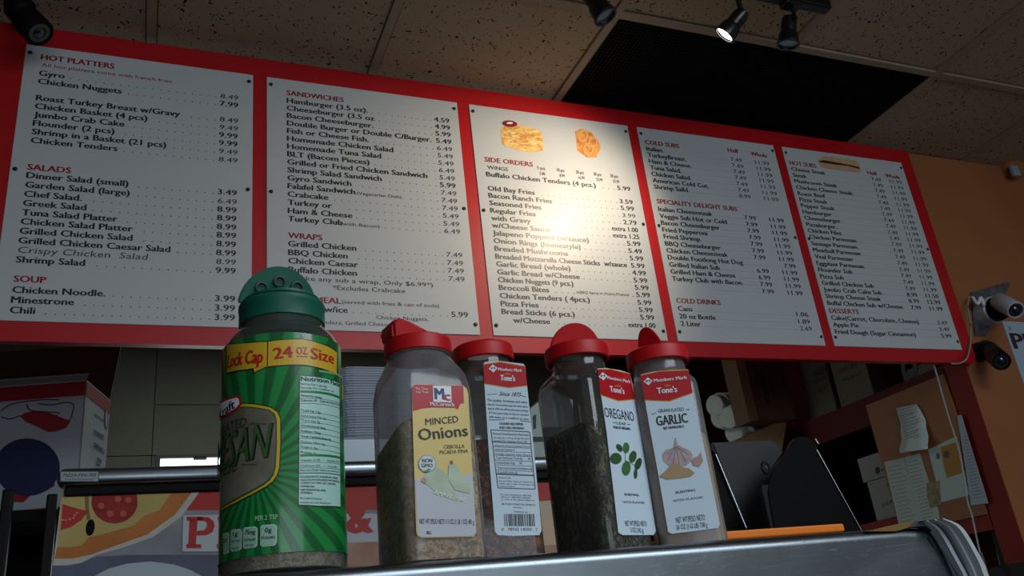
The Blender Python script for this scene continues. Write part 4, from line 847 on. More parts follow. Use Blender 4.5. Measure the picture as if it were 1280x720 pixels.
# parmesan cap
m_green = mat('green_cap', '0b5a48', .45, spec=.35, bump=.03, bscale=90)
zc0 = .2113
obj('cap_ring', lathe([(zc0-.001, .034), (zc0, .0368), (zc0+.0135, .0368), (zc0+.0145, .0374), (zc0+.0180, .0371), (zc0+.0195, .0355), (zc0+.020, 0)], 48), m_green, pj, 40)
fl = halfdisc(.0345, .006); fl.transform(Matrix.Translation((-.004, .0, zc0+.017)) @ Matrix.Rotation(math.radians(4), 4, 'Z') @ Matrix.Rotation(math.radians(20), 4, 'X') @ Matrix.Rotation(math.radians(6), 4, 'Y') @ Matrix.Diagonal((1, 1, 1.12, 1)))
flap = obj('flip_lid', fl, m_green, pj, 40)
MF = Matrix.Translation((-.004, .0, zc0+.017)) @ Matrix.Rotation(math.radians(4), 4, 'Z') @ Matrix.Rotation(math.radians(20), 4, 'X') @ Matrix.Rotation(math.radians(6), 4, 'Y')
for (x, z) in ((-.0175, .0165), (-.003, .0245), (.0130, .0225)):
    bm = lathe([(0, .0055), (.004, .0052), (.0042, .0040), (.0008, .0036), (.0006, 0)], 20, MF @ Matrix.Translation((x, 0, z)) @ Matrix.Rotation(math.pi/2, 4, 'X')); obj('hole_plug', bm, mat('plug_green', '08463a', .35), flap, 40)
fl = halfdisc(.0345, .003); fl.transform(Matrix.Translation((0, .002, zc0+.0195)) @ Matrix.Rotation(math.radians(86), 4, 'X')); obj('closed_lid', fl, m_green, pj, 40)

def red_cap(par, z0, r, hgt, yaw, flap_, name='cap_ring'):
    MZ = Matrix.Rotation(yaw, 4, 'Z')
    obj('cap_ring', lathe([(z0-.001, r*.93), (z0, r), (z0+hgt*.8, r), (z0+hgt*.93, r*.985), (z0+hgt, r*.94), (z0+hgt+.0005, 0)], 48), m_cap, par, 40)
    for kind, ang, rr_, off, sz, sx_ in flap_:
        fl = halfdisc(rr_, .0035 if kind == 'flip_lid' else .003)
        fl.transform(MZ @ Matrix.Translation((off[0], off[1], z0+hgt+off[2])) @ Matrix.Rotation(ang, 4, 'X') @ Matrix.Diagonal((sx_, 1, sz, 1)))
        obj(kind, fl, m_cap, par, 40)
# --- generic Tone's style jar
def content_mat(nm):
    if nm in MC: return MC[nm]
    return {'onion': lambda: cells_mat('onion', ['d0b088', 'e8d0a4', 'b8966a', 'f2e0ba', '9c7a52'], 330, .9),
            'pepper': lambda: cells_mat('pepper', ['3c0e06', '5a160a', '7a2410', '2a0805', '9a5a28'], 300, .9),
            'oregano': lambda: cells_mat('oregano', ['1c160a', '32291a', '4a4230', '120e08', '7a7456'], 420, .9, stretch=(1, 1, .5)),
            'garlic': lambda: cells_mat('garlic', ['d2b898', 'dcc4a4', 'c8ae8e'], 700, .3)}[nm]()
# onion jar : local frame, front = -Y
def jar(name, label, C, yaw, prof, cont, fill, mplastic):
    j = thing(name, label, 'spice jar', (C[0], C[1], ZS), yaw)
    obj('bottle', loft(prof, k=6), mplastic, j, 50)
    ins = .0022; base = [(max(z, .003), w-2*ins, d-2*ins, max(r-ins, .001)) for z, w, d, r in prof if z < fill[0]-.001]
    w, d, r = base[-1][1:]; base.append((fill[0], w, d, r)); base.append((fill[0]+.003, w*.9, d*.9, r*.9))
    f0, sx_, sy_ = fill
    obj('contents', loft(base, k=6, zf=lambda x, y, z: z+(sx_*x+sy_*y)*max(0, min(1, (z-.03)/(f0-.03)))), content_mat(cont), j, 50)
    return j
def face(C, yaw, off):   # front face plane of a jar; origin on the axis at camera height
    n = Vector((math.sin(yaw), -math.cos(yaw), 0)); return Plane((C[0]+n.x*off, C[1]+n.y*off, CZ), (math.cos(yaw), math.sin(yaw), 0), (0, 0, 1))
def labeled(j, S_, px, material, name='label', rounded=None, th=.0003):
    uv = [S_.hit(*p) for p in px]; return obj(name, slab([S_.pos(u, v_, .0002) for u, v_ in uv], S_.N*th), material, j, world=True)
# ONION
Co = (.2275, .742); yo = math.radians(9)
prof = [(0, .066, .064, .012), (.003, .076, .073, .013), (.08, .0755, .0725, .013), (.150, .074, .071, .013), (.166, .070, .067, .015), (.180, .060, .058, .022), (.186, .056, .056, .028), (.1872, .060, .060, .030), (.189, .060, .060, .030), (.1895, .056, .056, .028), (.195, .056, .056, .028)]
jo = jar('minced_onion_jar', 'square dusty clear jar of minced onions with a yellow label and red cap', Co, yo, prof, 'onion', (.110, .05, -.30), m_smoky)
red_cap(jo, .1885, .0315, .0146, math.radians(-35), [('flip_lid', math.radians(-86), .028, (0, .001, .0005), 1, 1)])
bm = newbm()   # raised spoon flap: sloping wedge rising to the left
w_pts = [(-.030, .0), (-.031, .008), (-.026, .0115), (-.016, .0105), (.0, .006), (.012, .002), (.016, 0)]
pf = [[bm.verts.new((x, y*(1 if 0 < i < 6 else .8), z*1.55+.2032)) for i, (x, z) in enumerate(w_pts)] for y in (-.016, -.008, .010, .018)]
for a, c_ in zip(pf, pf[1:]):
    for i in range(len(a)-1): bm.faces.new((a[i], a[i+1], c_[i+1], c_[i]))
bm.faces.new(pf[0]); bm.faces.new(pf[-1][::-1])
bmesh.ops.recalc_face_normals(bm, faces=bm.faces[:]); bmesh.ops.bevel(bm, geom=bm.edges[:], offset=.0035, segments=3, affect='EDGES', clamp_overlap=True)
obj('spoon_lid', bm, m_cap, jo, 60)
So = face(Co, yo, .0366)
ol = labeled(jo, So, [(518, 480.5), (578.5, 482), (583, 486), (585, 492), (588.5, 560), (595, 666), (591, 671), (526, 672.5), (521.5, 670), (520, 664), (516.5, 560), (514.4, 484.5)], mat('onion_label_yellow', 'd9c27a', .35, col2='d3b96a', cscale=20))
P(.0008, So).ppoly([(518.5, 600), (540, 592), (575, 596), (590, 592), (594.5, 665), (590.5, 670), (526.5, 671.5), (522, 669)]).make('label_base', mat('label_greywhite', 'b9bec6', .35), ol)
P(.0008, So).ppoly([(518, 481), (578.5, 482.5), (579.5, 504), (575, 505), (572, 512), (568, 510), (540, 509.5), (527, 511), (515.8, 514), (514.6, 485)]).make('red_band', m_lred, ol)
P(.0011, So).ppoly([(540.5, 482.5), (563.2, 483), (563.8, 503.5), (541, 502.5)]).make('logo_square', m_white, ol)
pr = P(.0014, So); pr.ptext('M', (543.5, 499.5), (554.5, 500), 14, .04); pr.make('logo_letter', mat('logo_blue', '1a2f6a', .35), ol); pr = P(.0016, So); pr.ptext('c', (554.5, 501), (562, 501.3), 11, .05); pr.make('logo_letter', m_lred, ol)
pr = P(.0014, So); pr.ptext('McCormick', (537, 508), (567.5, 508.8), 5.2, .015); pr.ptext('The Taste', (518.5, 487.5), (534, 488), 2.8, .0); pr.ptext('You Trust', (518.5, 491.8), (535, 492), 2.8, 0); pr.make('brand_lettering', m_white, ol)
pr = P(.0011, So); pr.ptext('MINCED', (531.5, 532), (572.5, 528.2), 8.5, .0, .12); pr.ptext('Onions', (523.5, 551), (584.5, 545), 14.5, .018, .03); pr.ptext('CEBOLLA', (554, 561), (580, 560), 4.5, 0, .2); pr.ptext('PICADA FINA', (549, 568), (584.5, 566), 4.5, 0, .2)
pr.ptext('NET WT./PESO NETO 13 OZ (1 LB 1 OZ) 481 g', (524, 655), (592, 655.5), 6.3, .0); pr.ptext('BG', (533, 668), (538, 668), 4, .02); pr.make('label_lettering', m_txt, ol)
pr = P(.0011, So); pr.pell((533.3, 580), 11.4, 11.4); pr.make('seal', mat('seal_grey', '7f98a0', .4), ol); pr = P(.0013, So); pr.pell((533.3, 580), 10.2, 10.2); pr.make('seal', mat('seal_pale', 'c7ced0', .4), ol)
pr = P(.0016, So); pr.ptext('NON', (527, 578.5), (539.5, 578.3), 4.5, .02); pr.ptext('GMO', (526, 584.5), (540, 584.5), 4.5, .02); pr.make('seal_lettering', mat('seal_ink_dark', '3b4a58', .4), ol)
P(.0018, So).ppoly([(528, 590), (534, 586.5), (538, 587), (534, 591)]).make('seal_leaf', mat('leaf_teal', '4c8a78', .4), ol)
g = lambda l: [(450+x/4, 540+y/4) for x, y in l]
P(.0011, So).ppoly(g([(300, 245), (330, 205), (380, 175), (425, 205), (440, 240), (470, 300), (500, 335), (490, 348), (440, 335), (380, 305), (340, 270)])).make('onion_picture', mat('onion_pale', 'b9c4b0', .4, col2='a7b59c', cscale=60), ol)
P(.0013, So).ppoly(g([(438, 235), (440, 170), (452, 148), (475, 165), (520, 230), (558, 290), (545, 308), (500, 300), (470, 290)])).make('onion_picture', mat('onion_pale_two', 'a9b89e', .4, col2='bac6b2', cscale=60), ol)
P(.0015, So).ppoly(g([(302, 248), (315, 225), (330, 240), (325, 262)])).make('onion_tip', mat('onion_tip', 'b98a6e', .4), ol)
P(.0015, So).ppoly(g([(446, 158), (452, 142), (462, 150), (458, 166)])).make('onion_tip', mat('onion_stem', '6a5a48', .4), ol)
pr = P(.0015, So)
for i in range(26): x = 370+i*6+random.uniform(-3, 3); pr.pell(g([(x, 300+(x-370)*.28+random.uniform(-6, 10))])[0], 1.4, 1.1, 7)
pr.make('onion_pieces', mat('onion_bit', 'd6dacb', .4), ol)
# TONE-type jars
def tone_prof(w, k=1): return [(z*k, a, b_, c_) for z, a, b_, c_ in [(0, w-.012, w-.012, .010), (.003, w, w, .012), (.166, w, w, .012), (.174, w-.002, w-.002, .014), (.181, w-.008, w-.008, .02), (.1865, .057, .057, .0285), (.190, .0545, .0545, .0272), (.206, .0545, .0545, .0272)]]
def tone_head(j, S_, TL, TM, TR, BL, BM, BR, dia, mk, tn, lab_):
    P(.0006, S_).ppoly([TL, TM, TR, BR, BM, BL]).make('gold_edge', m_gold, lab_)
    q = [(p[0], p[1]+d) for p, d in ((TL, 1.2), (TM, 1.2), (TR, 1.2), (BR, -1.3), (BM, -1.3), (BL, -1.3))]
    P(.0009, S_).ppoly(q).make('red_band', m_lred, lab_)
    x, y = dia; P(.0012, S_).ppoly([(x-5.5, y+.5), (x-.5, y-5), (x+5.5, y-.7), (x+.7, y+5)]).make('diamond_logo', m_white, lab_)
    pr = P(.0015, S_); pr.ptext('M', (x-2.6, y+1.8), (x+2.4, y+1.2), 3.2, .03, .2); pr.make('logo_letter', mat('logo_blue', '1a2f6a', .35), lab_)
    pr = P(.0012, S_); pr.ptext("Members Mark", mk[0], mk[1], mk[2], .03); pr.ptext("Tone's", tn[0], tn[1], tn[2], .03); pr.make('brand_lettering', m_white, lab_)
    pr = P(.0012, S_); mx_ = (tn[0][0]+tn[1][0])/2; my = (tn[0][1]+tn[1][1])/2
    pr.ppoly([(mx_-4, my-tn[2]-1), (mx_-3, my-tn[2]-2.3), (mx_-1, my-tn[2]-1.4), (mx_, my-tn[2]-3.4), (mx_+1, my-tn[2]-1.4), (mx_+3, my-tn[2]-2.5), (mx_+4, my-tn[2]-1)]); pr.make('gold_flourish', m_gold, lab_)
# PEPPER (back)
Cp = (.3145, .80); yp = math.radians(-14)
jp = jar('red_pepper_jar', 'clear jar of crushed red pepper showing its nutrition label, behind the onion jar', Cp, yp, tone_prof(.072, 1.022), 'pepper', (.115, 0, 0), m_clear)
red_cap(jp, .2044, .0315, .0157, .2, [('flip_lid', math.radians(-88), .028, (0, 0, .001), 1, 1)])
for o_ in list(jp.children):
    pass
Sp = face(Cp, yp, .0362)
pl_ = labeled(jp, Sp, [(606, 452.6), (625, 451.5), (654, 455), (656.5, 458), (658.5, 480), (664, 530), (670, 590), (677, 663), (674, 669), (640, 670), (622, 669), (618.5, 664), (612, 580), (603.8, 456)], m_lab)
tone_head(jp, Sp, (604, 455), (625, 452), (656.3, 457.5), (605.2, 480.5), (636, 485.5), (658.8, 483), (616.2, 461), ((622.5, 463.5), (652, 465.3), 3.6), ((625.3, 476), (643.5, 477), 7), pl_)
pr = P(.0008, Sp); pr.ptext('Since 1873', (624, 494.5), (650, 496), 5, .01, .3); pr.line((609, 493.5), (621, 492.5), .5); pr.line((651, 494.5), (658, 496.5), .5)
for i, tx in enumerate(('The quality, freshness and value', 'that the Tone brothers put into their spices', 'back in 1873 are still found in every package', 'of Tone\'s spices today. It\'s why our customers', 'still make us a tradition in cans.')): pr.ptext(tx, (609+i*.6, 501.5+i*5.2), (659+i*.6, 504.5+i*5.2), 3 if i == 0 else 2.6, .01)
pr.line((611, 525), (630, 525), .6); pr.line((650, 526), (664, 527.5), .6); pr.ptext('CRUSHED RED PEPPER', (624, 531), (654, 532), 2.8, .03); pr.ptext('ROJO CHILE TRITURADO', (624.5, 536), (655, 537), 2.8, .03)
for a_, b_ in (((613.5, 537.5), (661.5, 540)), ((615.5, 552.5), (664, 555)), ((622.5, 610), (669, 611.5))): pr.line(a_, b_, .8)
pr.line((613.5, 537), (622.5, 610), .8); pr.line((662, 540), (669, 611), .8)
ty = [(543.5, 'Nutrition Facts/Informacion Nutricional', 3), (548, 'Serving Size 1/4 tsp (0.6g) Porcion', 2.3), (552, 'Servings Per Container About 500', 2.3), (557.8, 'Amount Per Serving/Cantidad por Porcion', 2), (563, 'Calories/Calorias 0', 2.6), (568.5, '              % Daily Value/% Valor Diario', 2.2), (573.5, 'Total Fat/Grasa Total 0g        0%', 2.8), (579.5, 'Sodium/Sodio 0mg       0%', 2.8), (586, 'Total Carbohydrate/Carbohidratos 0g', 2.8), (591.5, 'Protein/Proteina 0g', 2.6), (598, 'Vitamin A 2%', 2.2), (602, 'Percent Daily Values are based on a', 1.9), (605.3, '2,000 calorie diet. Porcentajes de', 1.9), (608.5, 'Valores Diarios', 1.9),
      (619, 'For your information regarding', 2), (622, 'call us at 1-800-000 weekdays', 1.9), (625, 'or write to the address below for', 1.9), (631, 'B&G FOODS COMPANY INC. MEMPHIS TN', 2.3), (635, 'www.tones.com', 2), (640.5, 'DISTRIBUTED BY / USA', 1.8)]
for y, tx, hh in ty:
    k_ = (y-540)/70; x0_ = 614.5+k_*9; x1_ = 661+k_*8; f = min(1, len(tx)/34); 
    if y > 632: x0_ += 14
    pr.ptext(tx, (x0_+1, y), (x0_+1+(x1_-x0_-2)*f, y+1.6*f), hh, .0)
for y in (558.5, 564, 569, 575, 581, 587.5): k_ = (y-540)/70; pr.line((614.5+k_*9, y), (661.5+k_*8, y+2), .4)
pr.line((619.8, 592.5), (667, 594.5), 1.3)
x = 630.0
while x < 668: 
    w_ = random.choice([.6, .9, 1.4]); pr.ppoly([(x, 642.5), (x+w_, 642.6), (x+w_+.8, 657.8), (x+.8, 657.6)]); x += w_+random.choice([.6, .9, 1.2])
pr.ptext('0   78742 14550   1', (627, 663.5), (671, 663.5), 3.6, .0); pr.make('label_lettering', m_txt, pl_)
# OREGANO
Cg = (.4015, .760); yg = math.radians(24)
Wt = .0665
jg = jar('oregano_jar', 'clear jar of dark dried oregano leaves turned sideways with a white label', Cg, yg, tone_prof(.0705, .965), 'oregano', (.128, .35, -.1), m_clear)
red_cap(jg, .193, .0330, .0145, math.radians(-24), [('flip_lid', math.radians(20), .0290, (0, .000, -.004), 1.06, 1)])
Sg_ = face(Cg, yg, .0355)
og = labeled(jg, Sg_, [(746, 460.8), (757, 460.2), (775, 463), (787, 467), (790, 480), (800, 540), (808, 590), (819.5, 664), (816.5, 668.8), (778, 669), (772.5, 666), (766, 610), (757.8, 540)], m_lab)
tone_head(jg, Sg_, (746, 461), (762, 461), (787, 467), (750, 494.6), (772.5, 502), (792.3, 500), (752.6, 470.8), ((758.3, 474), (787, 479.3), 3.6), ((761.8, 490), (779.6, 493), 7), og)
pr = P(.0008, Sg_); pr.ptext('OREGANO', (755.8, 521.5), (792.6, 527), 12, .0); pr.ptext('LEAF', (770.4, 530.6), (782, 532), 3.4, .0); pr.line((765.3, 528), (769, 528.6), .7); pr.line((783.5, 530.5), (787, 531), .7); pr.ptext('HOJA DE OREGANO', (766.3, 535.5), (787.3, 538), 3, .03)
pr.ptext('BURSTING', (780.4, 619.5), (798, 620.5), 2.8, .02); pr.ptext('WITH FLAVOR!', (778, 629), (805, 630), 2.8, .0); pr.ptext('NET WT/PESO NETO', (781.2, 657.5), (808, 658), 6.4, .0); pr.ptext('5 OZ (142 g)', (788, 665.5), (804, 666), 6, .0); pr.make('label_lettering', m_txt, og)
g = lambda x, y: (660+x/4.5, 540+y/4.5)
for i, (x, y, rx, ry, ro) in enumerate(((490, 150, 33, 32, .2), (548, 90, 18, 30, 0), (510, 90, 14, 24, -.6), (585, 140, 20, 33, .2), (548, 205, 24, 40, .05), (615, 180, 17, 34, .3), (600, 235, 9, 28, 0))):
    pr = P(.0009+.0001*i, Sg_); pr.pell(g(x, y), rx/4.5, ry/4.5, rot=ro); pr.make('oregano_leaf_print', mat('leaf_green_%d' % (i % 3), ('2e5426', '3c6a30', '284a24')[i % 3], .4), og)
pr = P(.0008, Sg_); pr.line(g(540, 60), g(545, 200), .8); pr.line(g(545, 160), g(600, 190), .8); pr.make('oregano_stem_print', mat('stem_green', '5c7a4a', .4), og)
# GARLIC
Ct = (.4905, .750); yt = math.radians(-27)
jt = jar('granulated_garlic_jar', 'clear jar of beige granulated garlic with a white label, rightmost jar', Ct, yt, tone_prof(.0660, .938), 'garlic', (.105, 0, 0), m_smoky)
red_cap(jt, .1876, .0325, .0147, math.radians(-30), [('flip_lid', math.radians(20), .0145, (-.004, .0, -.004), 2.25, 1)])
St = face(Ct, yt, .0332)
gl_ = labeled(jt, St, [(800.6, 468.4), (818, 464.5), (840, 462.5), (860.3, 461.9), (865.8, 491), (876, 540), (888, 596), (899.8, 655), (897.5, 659.8), (868, 664), (840, 667.3), (835, 665), (824, 600), (813, 540)], m_lab)
tone_head(jt, St, (800.6, 468.6), (825, 463.5), (860.4, 462), (805.3, 501), (837, 502.3), (865.8, 492), (810, 477), ((817.5, 478), (858.8, 473.8), 4), ((821.8, 492.6), (846.3, 490.3), 7.4), gl_)
pr = P(.0008, St); pr.ptext('GRANULATED', (822.8, 516), (855.2, 513.8), 4.4, .0); pr.line((815, 518), (820, 516.5), .8); pr.line((857.5, 512.5), (862, 512), .8); pr.ptext('GARLIC', (821.3, 532.6), (860, 528.2), 12, .02); pr.ptext('AJO GRANULADO', (829, 537), (855, 534.5), 3.2, .03)
pr.ptext('BURSTING', (845, 617.4), (869, 613.9), 3, .02); pr.ptext('WITH FLAVOR!', (841.6, 627.8), (879, 623), 3, .0); pr.ptext('NET WT/PESO NETO', (845.6, 654), (881.8, 650), 7.2, .0); pr.ptext('26 OZ (1.62 LB) 738 g', (845.8, 662), (884.5, 658.6), 6.2, .0); pr.make('label_lettering', m_txt, gl_)
g = lambda x, y: (660+x/4.5, 540+y/4.5)
P(.0009, St).ppoly([g(*p) for p in ((818, 90), (826, 35), (832, 32), (840, 70), (870, 88), (910, 105), (927, 130), (915, 165), (890, 190), (840, 198), (790, 188), (760, 160), (755, 125), (775, 100))]).make('garlic_bulb_print', mat('garlic_print', 'b9a9a8', .4, col2='a08a8c', cscale=90), gl_)
pr = P(.0011, St)
for a_, b_ in (((828, 85), (780, 170)), ((832, 85), (815, 185)), ((836, 85), (850, 185)), ((842, 85), (890, 170)), ((838, 85), (905, 130)), ((825, 88), (765, 130))): pr.line(g(*a_), g(*b_), .45)
pr.make('bulb_veins_print', mat('vein_mauve', '7d5f68', .4), gl_)
P(.0011, St).ppoly([g(*p) for p in ((918, 160), (925, 150), (960, 135), (972, 112), (977, 140), (985, 165), (965, 195), (930, 190))]).make('garlic_clove_print', mat('clove_print', 'ab8a80', .4), gl_)
P(.0013, St).ppoly([g(*p) for p in ((738, 248), (765, 228), (790, 200), (815, 180), (840, 178), (870, 200), (905, 205), (938, 232), (915, 250), (850, 260), (780, 266))]).make('garlic_powder_print', mat('powder_print', 'a88a64', .4), gl_)
# ------------------------------------------------------------------ pizza display
pd = thing('pizza_display_case', 'black display case with a steel top rail and a printed pizza banner', 'display case', (.5, 1.4, .95))
rz = (atY(277, 582, 1.25).z+atY(277, 604, 1.25).z)/2; rh = (atY(277, 582, 1.25).z-atY(277, 604, 1.25).z)/2
bm = newbm(); x0_, x1_ = atY(72, 594, 1.25).x, .60
obj('top_rail', B(x0_, x1_, 1.235, 1.265, rz-rh, rz+rh, .010, 4), m_rail, pd, 40, world=True)
obj('under_rail', B(x0_+.01, x1_, 1.24, 1.27, rz-rh-.012, rz-rh, .002), m_matt, pd, world=True)
obj('cabinet', B(x0_+.03, x1_, 1.28, 1.60, .951, rz+rh-.004, .004), m_matt, pd, world=True)
SR = Plane((0, 1.2348, CZ), (1, 0, 0), (0, 0, 1))
P(.0008, SR).ppoly([(75, 589), (123.5, 589), (123.5, 602.5), (75, 602.5)]).make('name_plate', mat('plate_dark', '23272a', .4), pd)
P(.0011, SR).ppoly([(76, 590), (122.7, 590), (122.7, 601.6), (76, 601.6)]).make('name_plate', mat('plate_steel', '7b8287', .4, .6), pd)
pr = P(.0014, SR); pr.ptext('PIZZA-MASTER', (79, 596.2), (120, 595.8), 4, .02, .2); pr.ptext('FOOD SERVICE EQUIPMENT', (81, 600.5), (118, 600.4), 2, 0); pr.make('plate_lettering', m_txt, pd)
# banner : bottom leans towards the viewer
T0, T1 = Vector((0, 1.248, rz-rh-.004)), Vector((0, 1.248-.06, CZ+.10))
SPz = Plane(T0, (1, 0, 0), (T0-T1))
def uvp(px): return [SPz.hit(*p) for p in px]
ban = obj('banner_board', slab([SPz.pos(u, v_, -.004) for u, v_ in uvp([(95, 606), (705, 596), (705, 745), (62, 745)])], SPz.N*.004), mat('banner_silver', '6a6f7c', .45, col2='555a68', cscale=14), pd, world=True)
b2 = lambda l: [(40+x/2.572, 440+y/2.572) for x, y in l]
b1_ = lambda l: [(x/4.414, 560+y/4.414) for x, y in l]
def bp_(off, px, nm, col, **kw): return P(off, SPz).ppoly(px).make(nm, mat('print_'+col, col, .45, **kw), ban)
bp_(.0003, b1_([(1110, 200), (3110, 175), (3110, 340), (1030, 345)]), 'red_field', '9c2420')
bp_(.0003, b1_([(1030, 345), (3110, 340), (3110, 600), (500, 600), (760, 510)]), 'silver_field', '7e8088', col2='6e7078', cscale=18)
bp_(.0005, b1_([(290, 620), (700, 590), (1210, 590), (3110, 590), (3110, 800), (280, 800)]), 'blue_grey_field', '3c4250', col2='50566a', cscale=12)
bp_(.0007, b1_([(348, 205), (1130, 205), (1000, 380), (850, 490), (700, 545), (540, 590), (450, 635), (380, 648), (290, 650), (296, 610)]), 'white_crust_edge', 'a9a49c')
bp_(.0009, b1_([(348, 205), (1090, 205), (965, 370), (810, 480), (640, 540), (500, 590), (400, 612), (300, 612), (318, 545)]), 'crust', 'a8662c', col2='98561f', cscale=10)
bp_(.0011, b1_([(348, 205), (980, 205), (940, 260), (880, 345), (790, 380), (740, 430), (560, 480), (490, 495), (450, 540), (390, 550), (318, 550), (330, 400)]), 'cheese', 'aa9a5e', col2='9c8a4e', cscale=12)
pr = P(.0013, SPz); pr.pell(b1_([(632, 300)])[0], 29, 27, 28); pr.make('pepperoni', mat('pepperoni_print', '8c1f1c', .45, col2='7a1414', cscale=30), ban)
pr = P(.0015, SPz)
for x, y, r in ((650, 285, 4.2), (708, 290, 4), (558, 322, 4), (608, 366, 4.4), (680, 365, 4)): pr.pell(b1_([(x, y)])[0], r, r, 12)
pr.make('pepperoni_spot', mat('spot_pink', 'a84840', .45), ban)
bp_(.0013, b1_([(345, 312), (420, 335), (485, 352), (450, 400), (390, 440), (335, 456)]), 'tomato_slice', 'a02a24')
pr = P(.0015, SPz)
for x, y in ((345, 400), (362, 402), (385, 396), (405, 388), (425, 362), (412, 375)): pr.pell(b1_([(x, y)])[0], 1.8, 1.3, 8)
pr.make('tomato_seed', mat('seed_print', 'b07a6a', .45), ban)
P(.0013, SPz).pell(b1_([(498, 442)])[0], 5.6, 10.5, 18, .15).make('olive', m_matt, ban)
P(.0013, SPz).ppoly(b1_([(465, 235), (490, 235), (490, 330), (500, 395), (478, 400), (470, 320)])).make('brown_streak', mat('streak_brown', '6e5a34', .5), ban)  # brown streak across the printed cheese
P(.0009, SPz).ppoly(b1_([(525, 706), (600, 668), (700, 640), (830, 628), (960, 645), (1050, 675), (1110, 706), (1110, 860), (500, 860)])).make('plate_print', mat('plate_pale', '9aa6ac', .45), ban)
pr = P(.0016, SPz); pr.ppoly(b1_([(1010, 375), (1210, 372), (1800, 365), (2200, 365), (2200, 575), (1005, 575)])); pr.make('letter_outline', mat('letter_white', 'a4aab0', .45), ban)
# slab serif letters built from bars
pr = P(.0019, SPz)
def bars(l):
    for q in l: pr.ppoly(b1_(q))
bars([[(1030, 383), (1120, 383), (1120, 405), (1030, 405)], [(1045, 400), (1090, 400), (1080, 540), (1038, 540)], [(1028, 535), (1110, 535), (1110, 557), (1028, 557)], [(1090, 383), (1150, 386), (1178, 408), (1184, 435), (1172, 468), (1140, 485), (1085, 487), (1087, 462), (1125, 458), (1142, 436), (1138, 412), (1115, 405), (1090, 405)],
      [(1200, 383), (1270, 383), (1270, 405), (1200, 405)], [(1215, 400), (1255, 400), (1250, 540), (1210, 540)], [(1195, 535), (1265, 535), (1265, 557), (1195, 557)]])
pr.ptext('ZZA', (298, 686), (400, 684), 38, .06); pr.ptext('&', (436, 668), (464, 667), 36, .055); pr.ptext('SUBS', (500, 667), (640, 663), 38, .06)
pr.make('banner_lettering', mat('slab_red', '9e1a18', .45), ban)
P(.0005, SPz).ppoly([(420, 598), (720, 590), (720, 603), (432, 607)]).make('black_wave', m_matt, ban)
P(.0021, SPz).ppoly([(432, 600), (445, 599), (450, 603), (456, 599), (463, 597), (466, 600), (458, 606), (450, 609), (441, 607), (434, 609)]).make('yellow_wave', mat('wave_yellow', 'a89038', .45), ban)
P(.0021, SPz).ppoly([(420, 680), (720, 668), (720, 730), (420, 730)]).make('brown_field', mat('brown_print', '8a5a42', .45, col2='a08070', cscale=25), ban)
P(.0022, SPz).ppoly([(664, 628), (720, 625), (720, 680), (664, 684)]).make('cream_field', mat('cream_print', 'a89e86', .45, col2='b89878', cscale=15), ban)
# foam trays stacked on the case
m_ft = mat('tray_foam', 'b4bdc8', .6)
tp = tag(obj('steel_pan', B(.25, .52, 1.36, 1.58, rz+rh-.004, CZ+.352, .006), mat('pan_grey', '8f9aa2', .4, .3)), 'pale grey pan under the stack of foam trays', 'pan')
ftm = D.meshes.new('foam_tray'); bm = loft([(0, .165, .165, .02), (.0005, .175, .175, .022), (.0028, .182, .182, .024), (.0036, .182, .182, .024)], k=3); bm.to_mesh(ftm); bm.free(); ftm.materials.append(m_ft)
for i in range(28):
    o = D.objects.new('foam_tray', ftm); COL.objects.link(o); o.location = (.375+random.uniform(-.0012, .0012), 1.47+random.uniform(-.0012, .0012), CZ+.3525+i*.0044)
    o.rotation_euler = (0, 0, random.uniform(-.01, .01))
    tag(o, '%s foam tray from the top of the tall stack behind the parmesan and onion jars' % ORD[27-i], 'tray', 'foam trays in the tall stack')
bn = thing('tea_box', 'pale green box with a dark edge, glimpsed between the pepper and oregano jars', 'box', atY(680, 560, 1.4))
bq = [atY(663, 509, 1.38), atY(690, 488, 1.38), atY(716, 500, 1.38), (atY(716, 574, 1.38)), atY(665, 574, 1.38)]
obj('body', slab(bq, (0, .08, 0)), mat('pale_green_card', '8fa094', .6), bn, world=True)
SB = Plane((0, 1.3795, CZ), (1, 0, 0), (0, 0, 1)); pr = P(.0008, SB); pr.line((662, 510), (691, 487.5), 1.6); pr.ppoly([(664, 546), (690, 546), (690, 552), (664, 552)]); pr.ppoly([(666, 520), (670, 518), (670, 535), (667, 537)]); pr.make('dark_print', mat('deep_green_print', '0c2a1c', .6), bn)
# ------------------------------------------------------------------ white carton at the left on a black rack
yw = math.radians(-16)
K = 2.6/1.8
corner = atY(108.5, 475, 2.6); zb = atY(55, 643, 2.55).z
wc = thing('bread_carton', 'open white carton with a red band and navy and red print, on the black rack', 'box', (corner.x, corner.y, zb), yw)
Hh = corner.z-zb; Wd, Dp = .62, .205
m_wc = mat('white_corrugate', '9aa8b0', .7, bump=.1, bscale=30)
bm = newbm()
for a in ((-Wd, 0, 0, .004), (-Wd, 0, Dp-.004, Dp), (-Wd, -Wd+.004, 0, Dp), (-.004, 0, 0, Dp)): box(bm, a[0], a[1], a[2], a[3], 0, Hh)
box(bm, -Wd, 0, 0, Dp, 0, .004); obj('carton_walls', bm, m_wc, wc)
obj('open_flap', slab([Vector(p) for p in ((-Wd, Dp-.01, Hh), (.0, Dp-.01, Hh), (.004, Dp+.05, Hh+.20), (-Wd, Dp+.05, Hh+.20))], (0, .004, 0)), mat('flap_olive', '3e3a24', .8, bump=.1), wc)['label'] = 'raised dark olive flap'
obj('open_flap', slab([Vector(p) for p in ((-Wd, .0, Hh), (.0, .0, Hh), (.012, -.022, Hh+.008), (-Wd, -.022, Hh+.008))], (0, .0, .004)), m_wc, wc)
nfr = Vector((math.sin(yw), -math.cos(yw), 0)); nsd = Vector((math.cos(yw), math.sin(yw), 0))
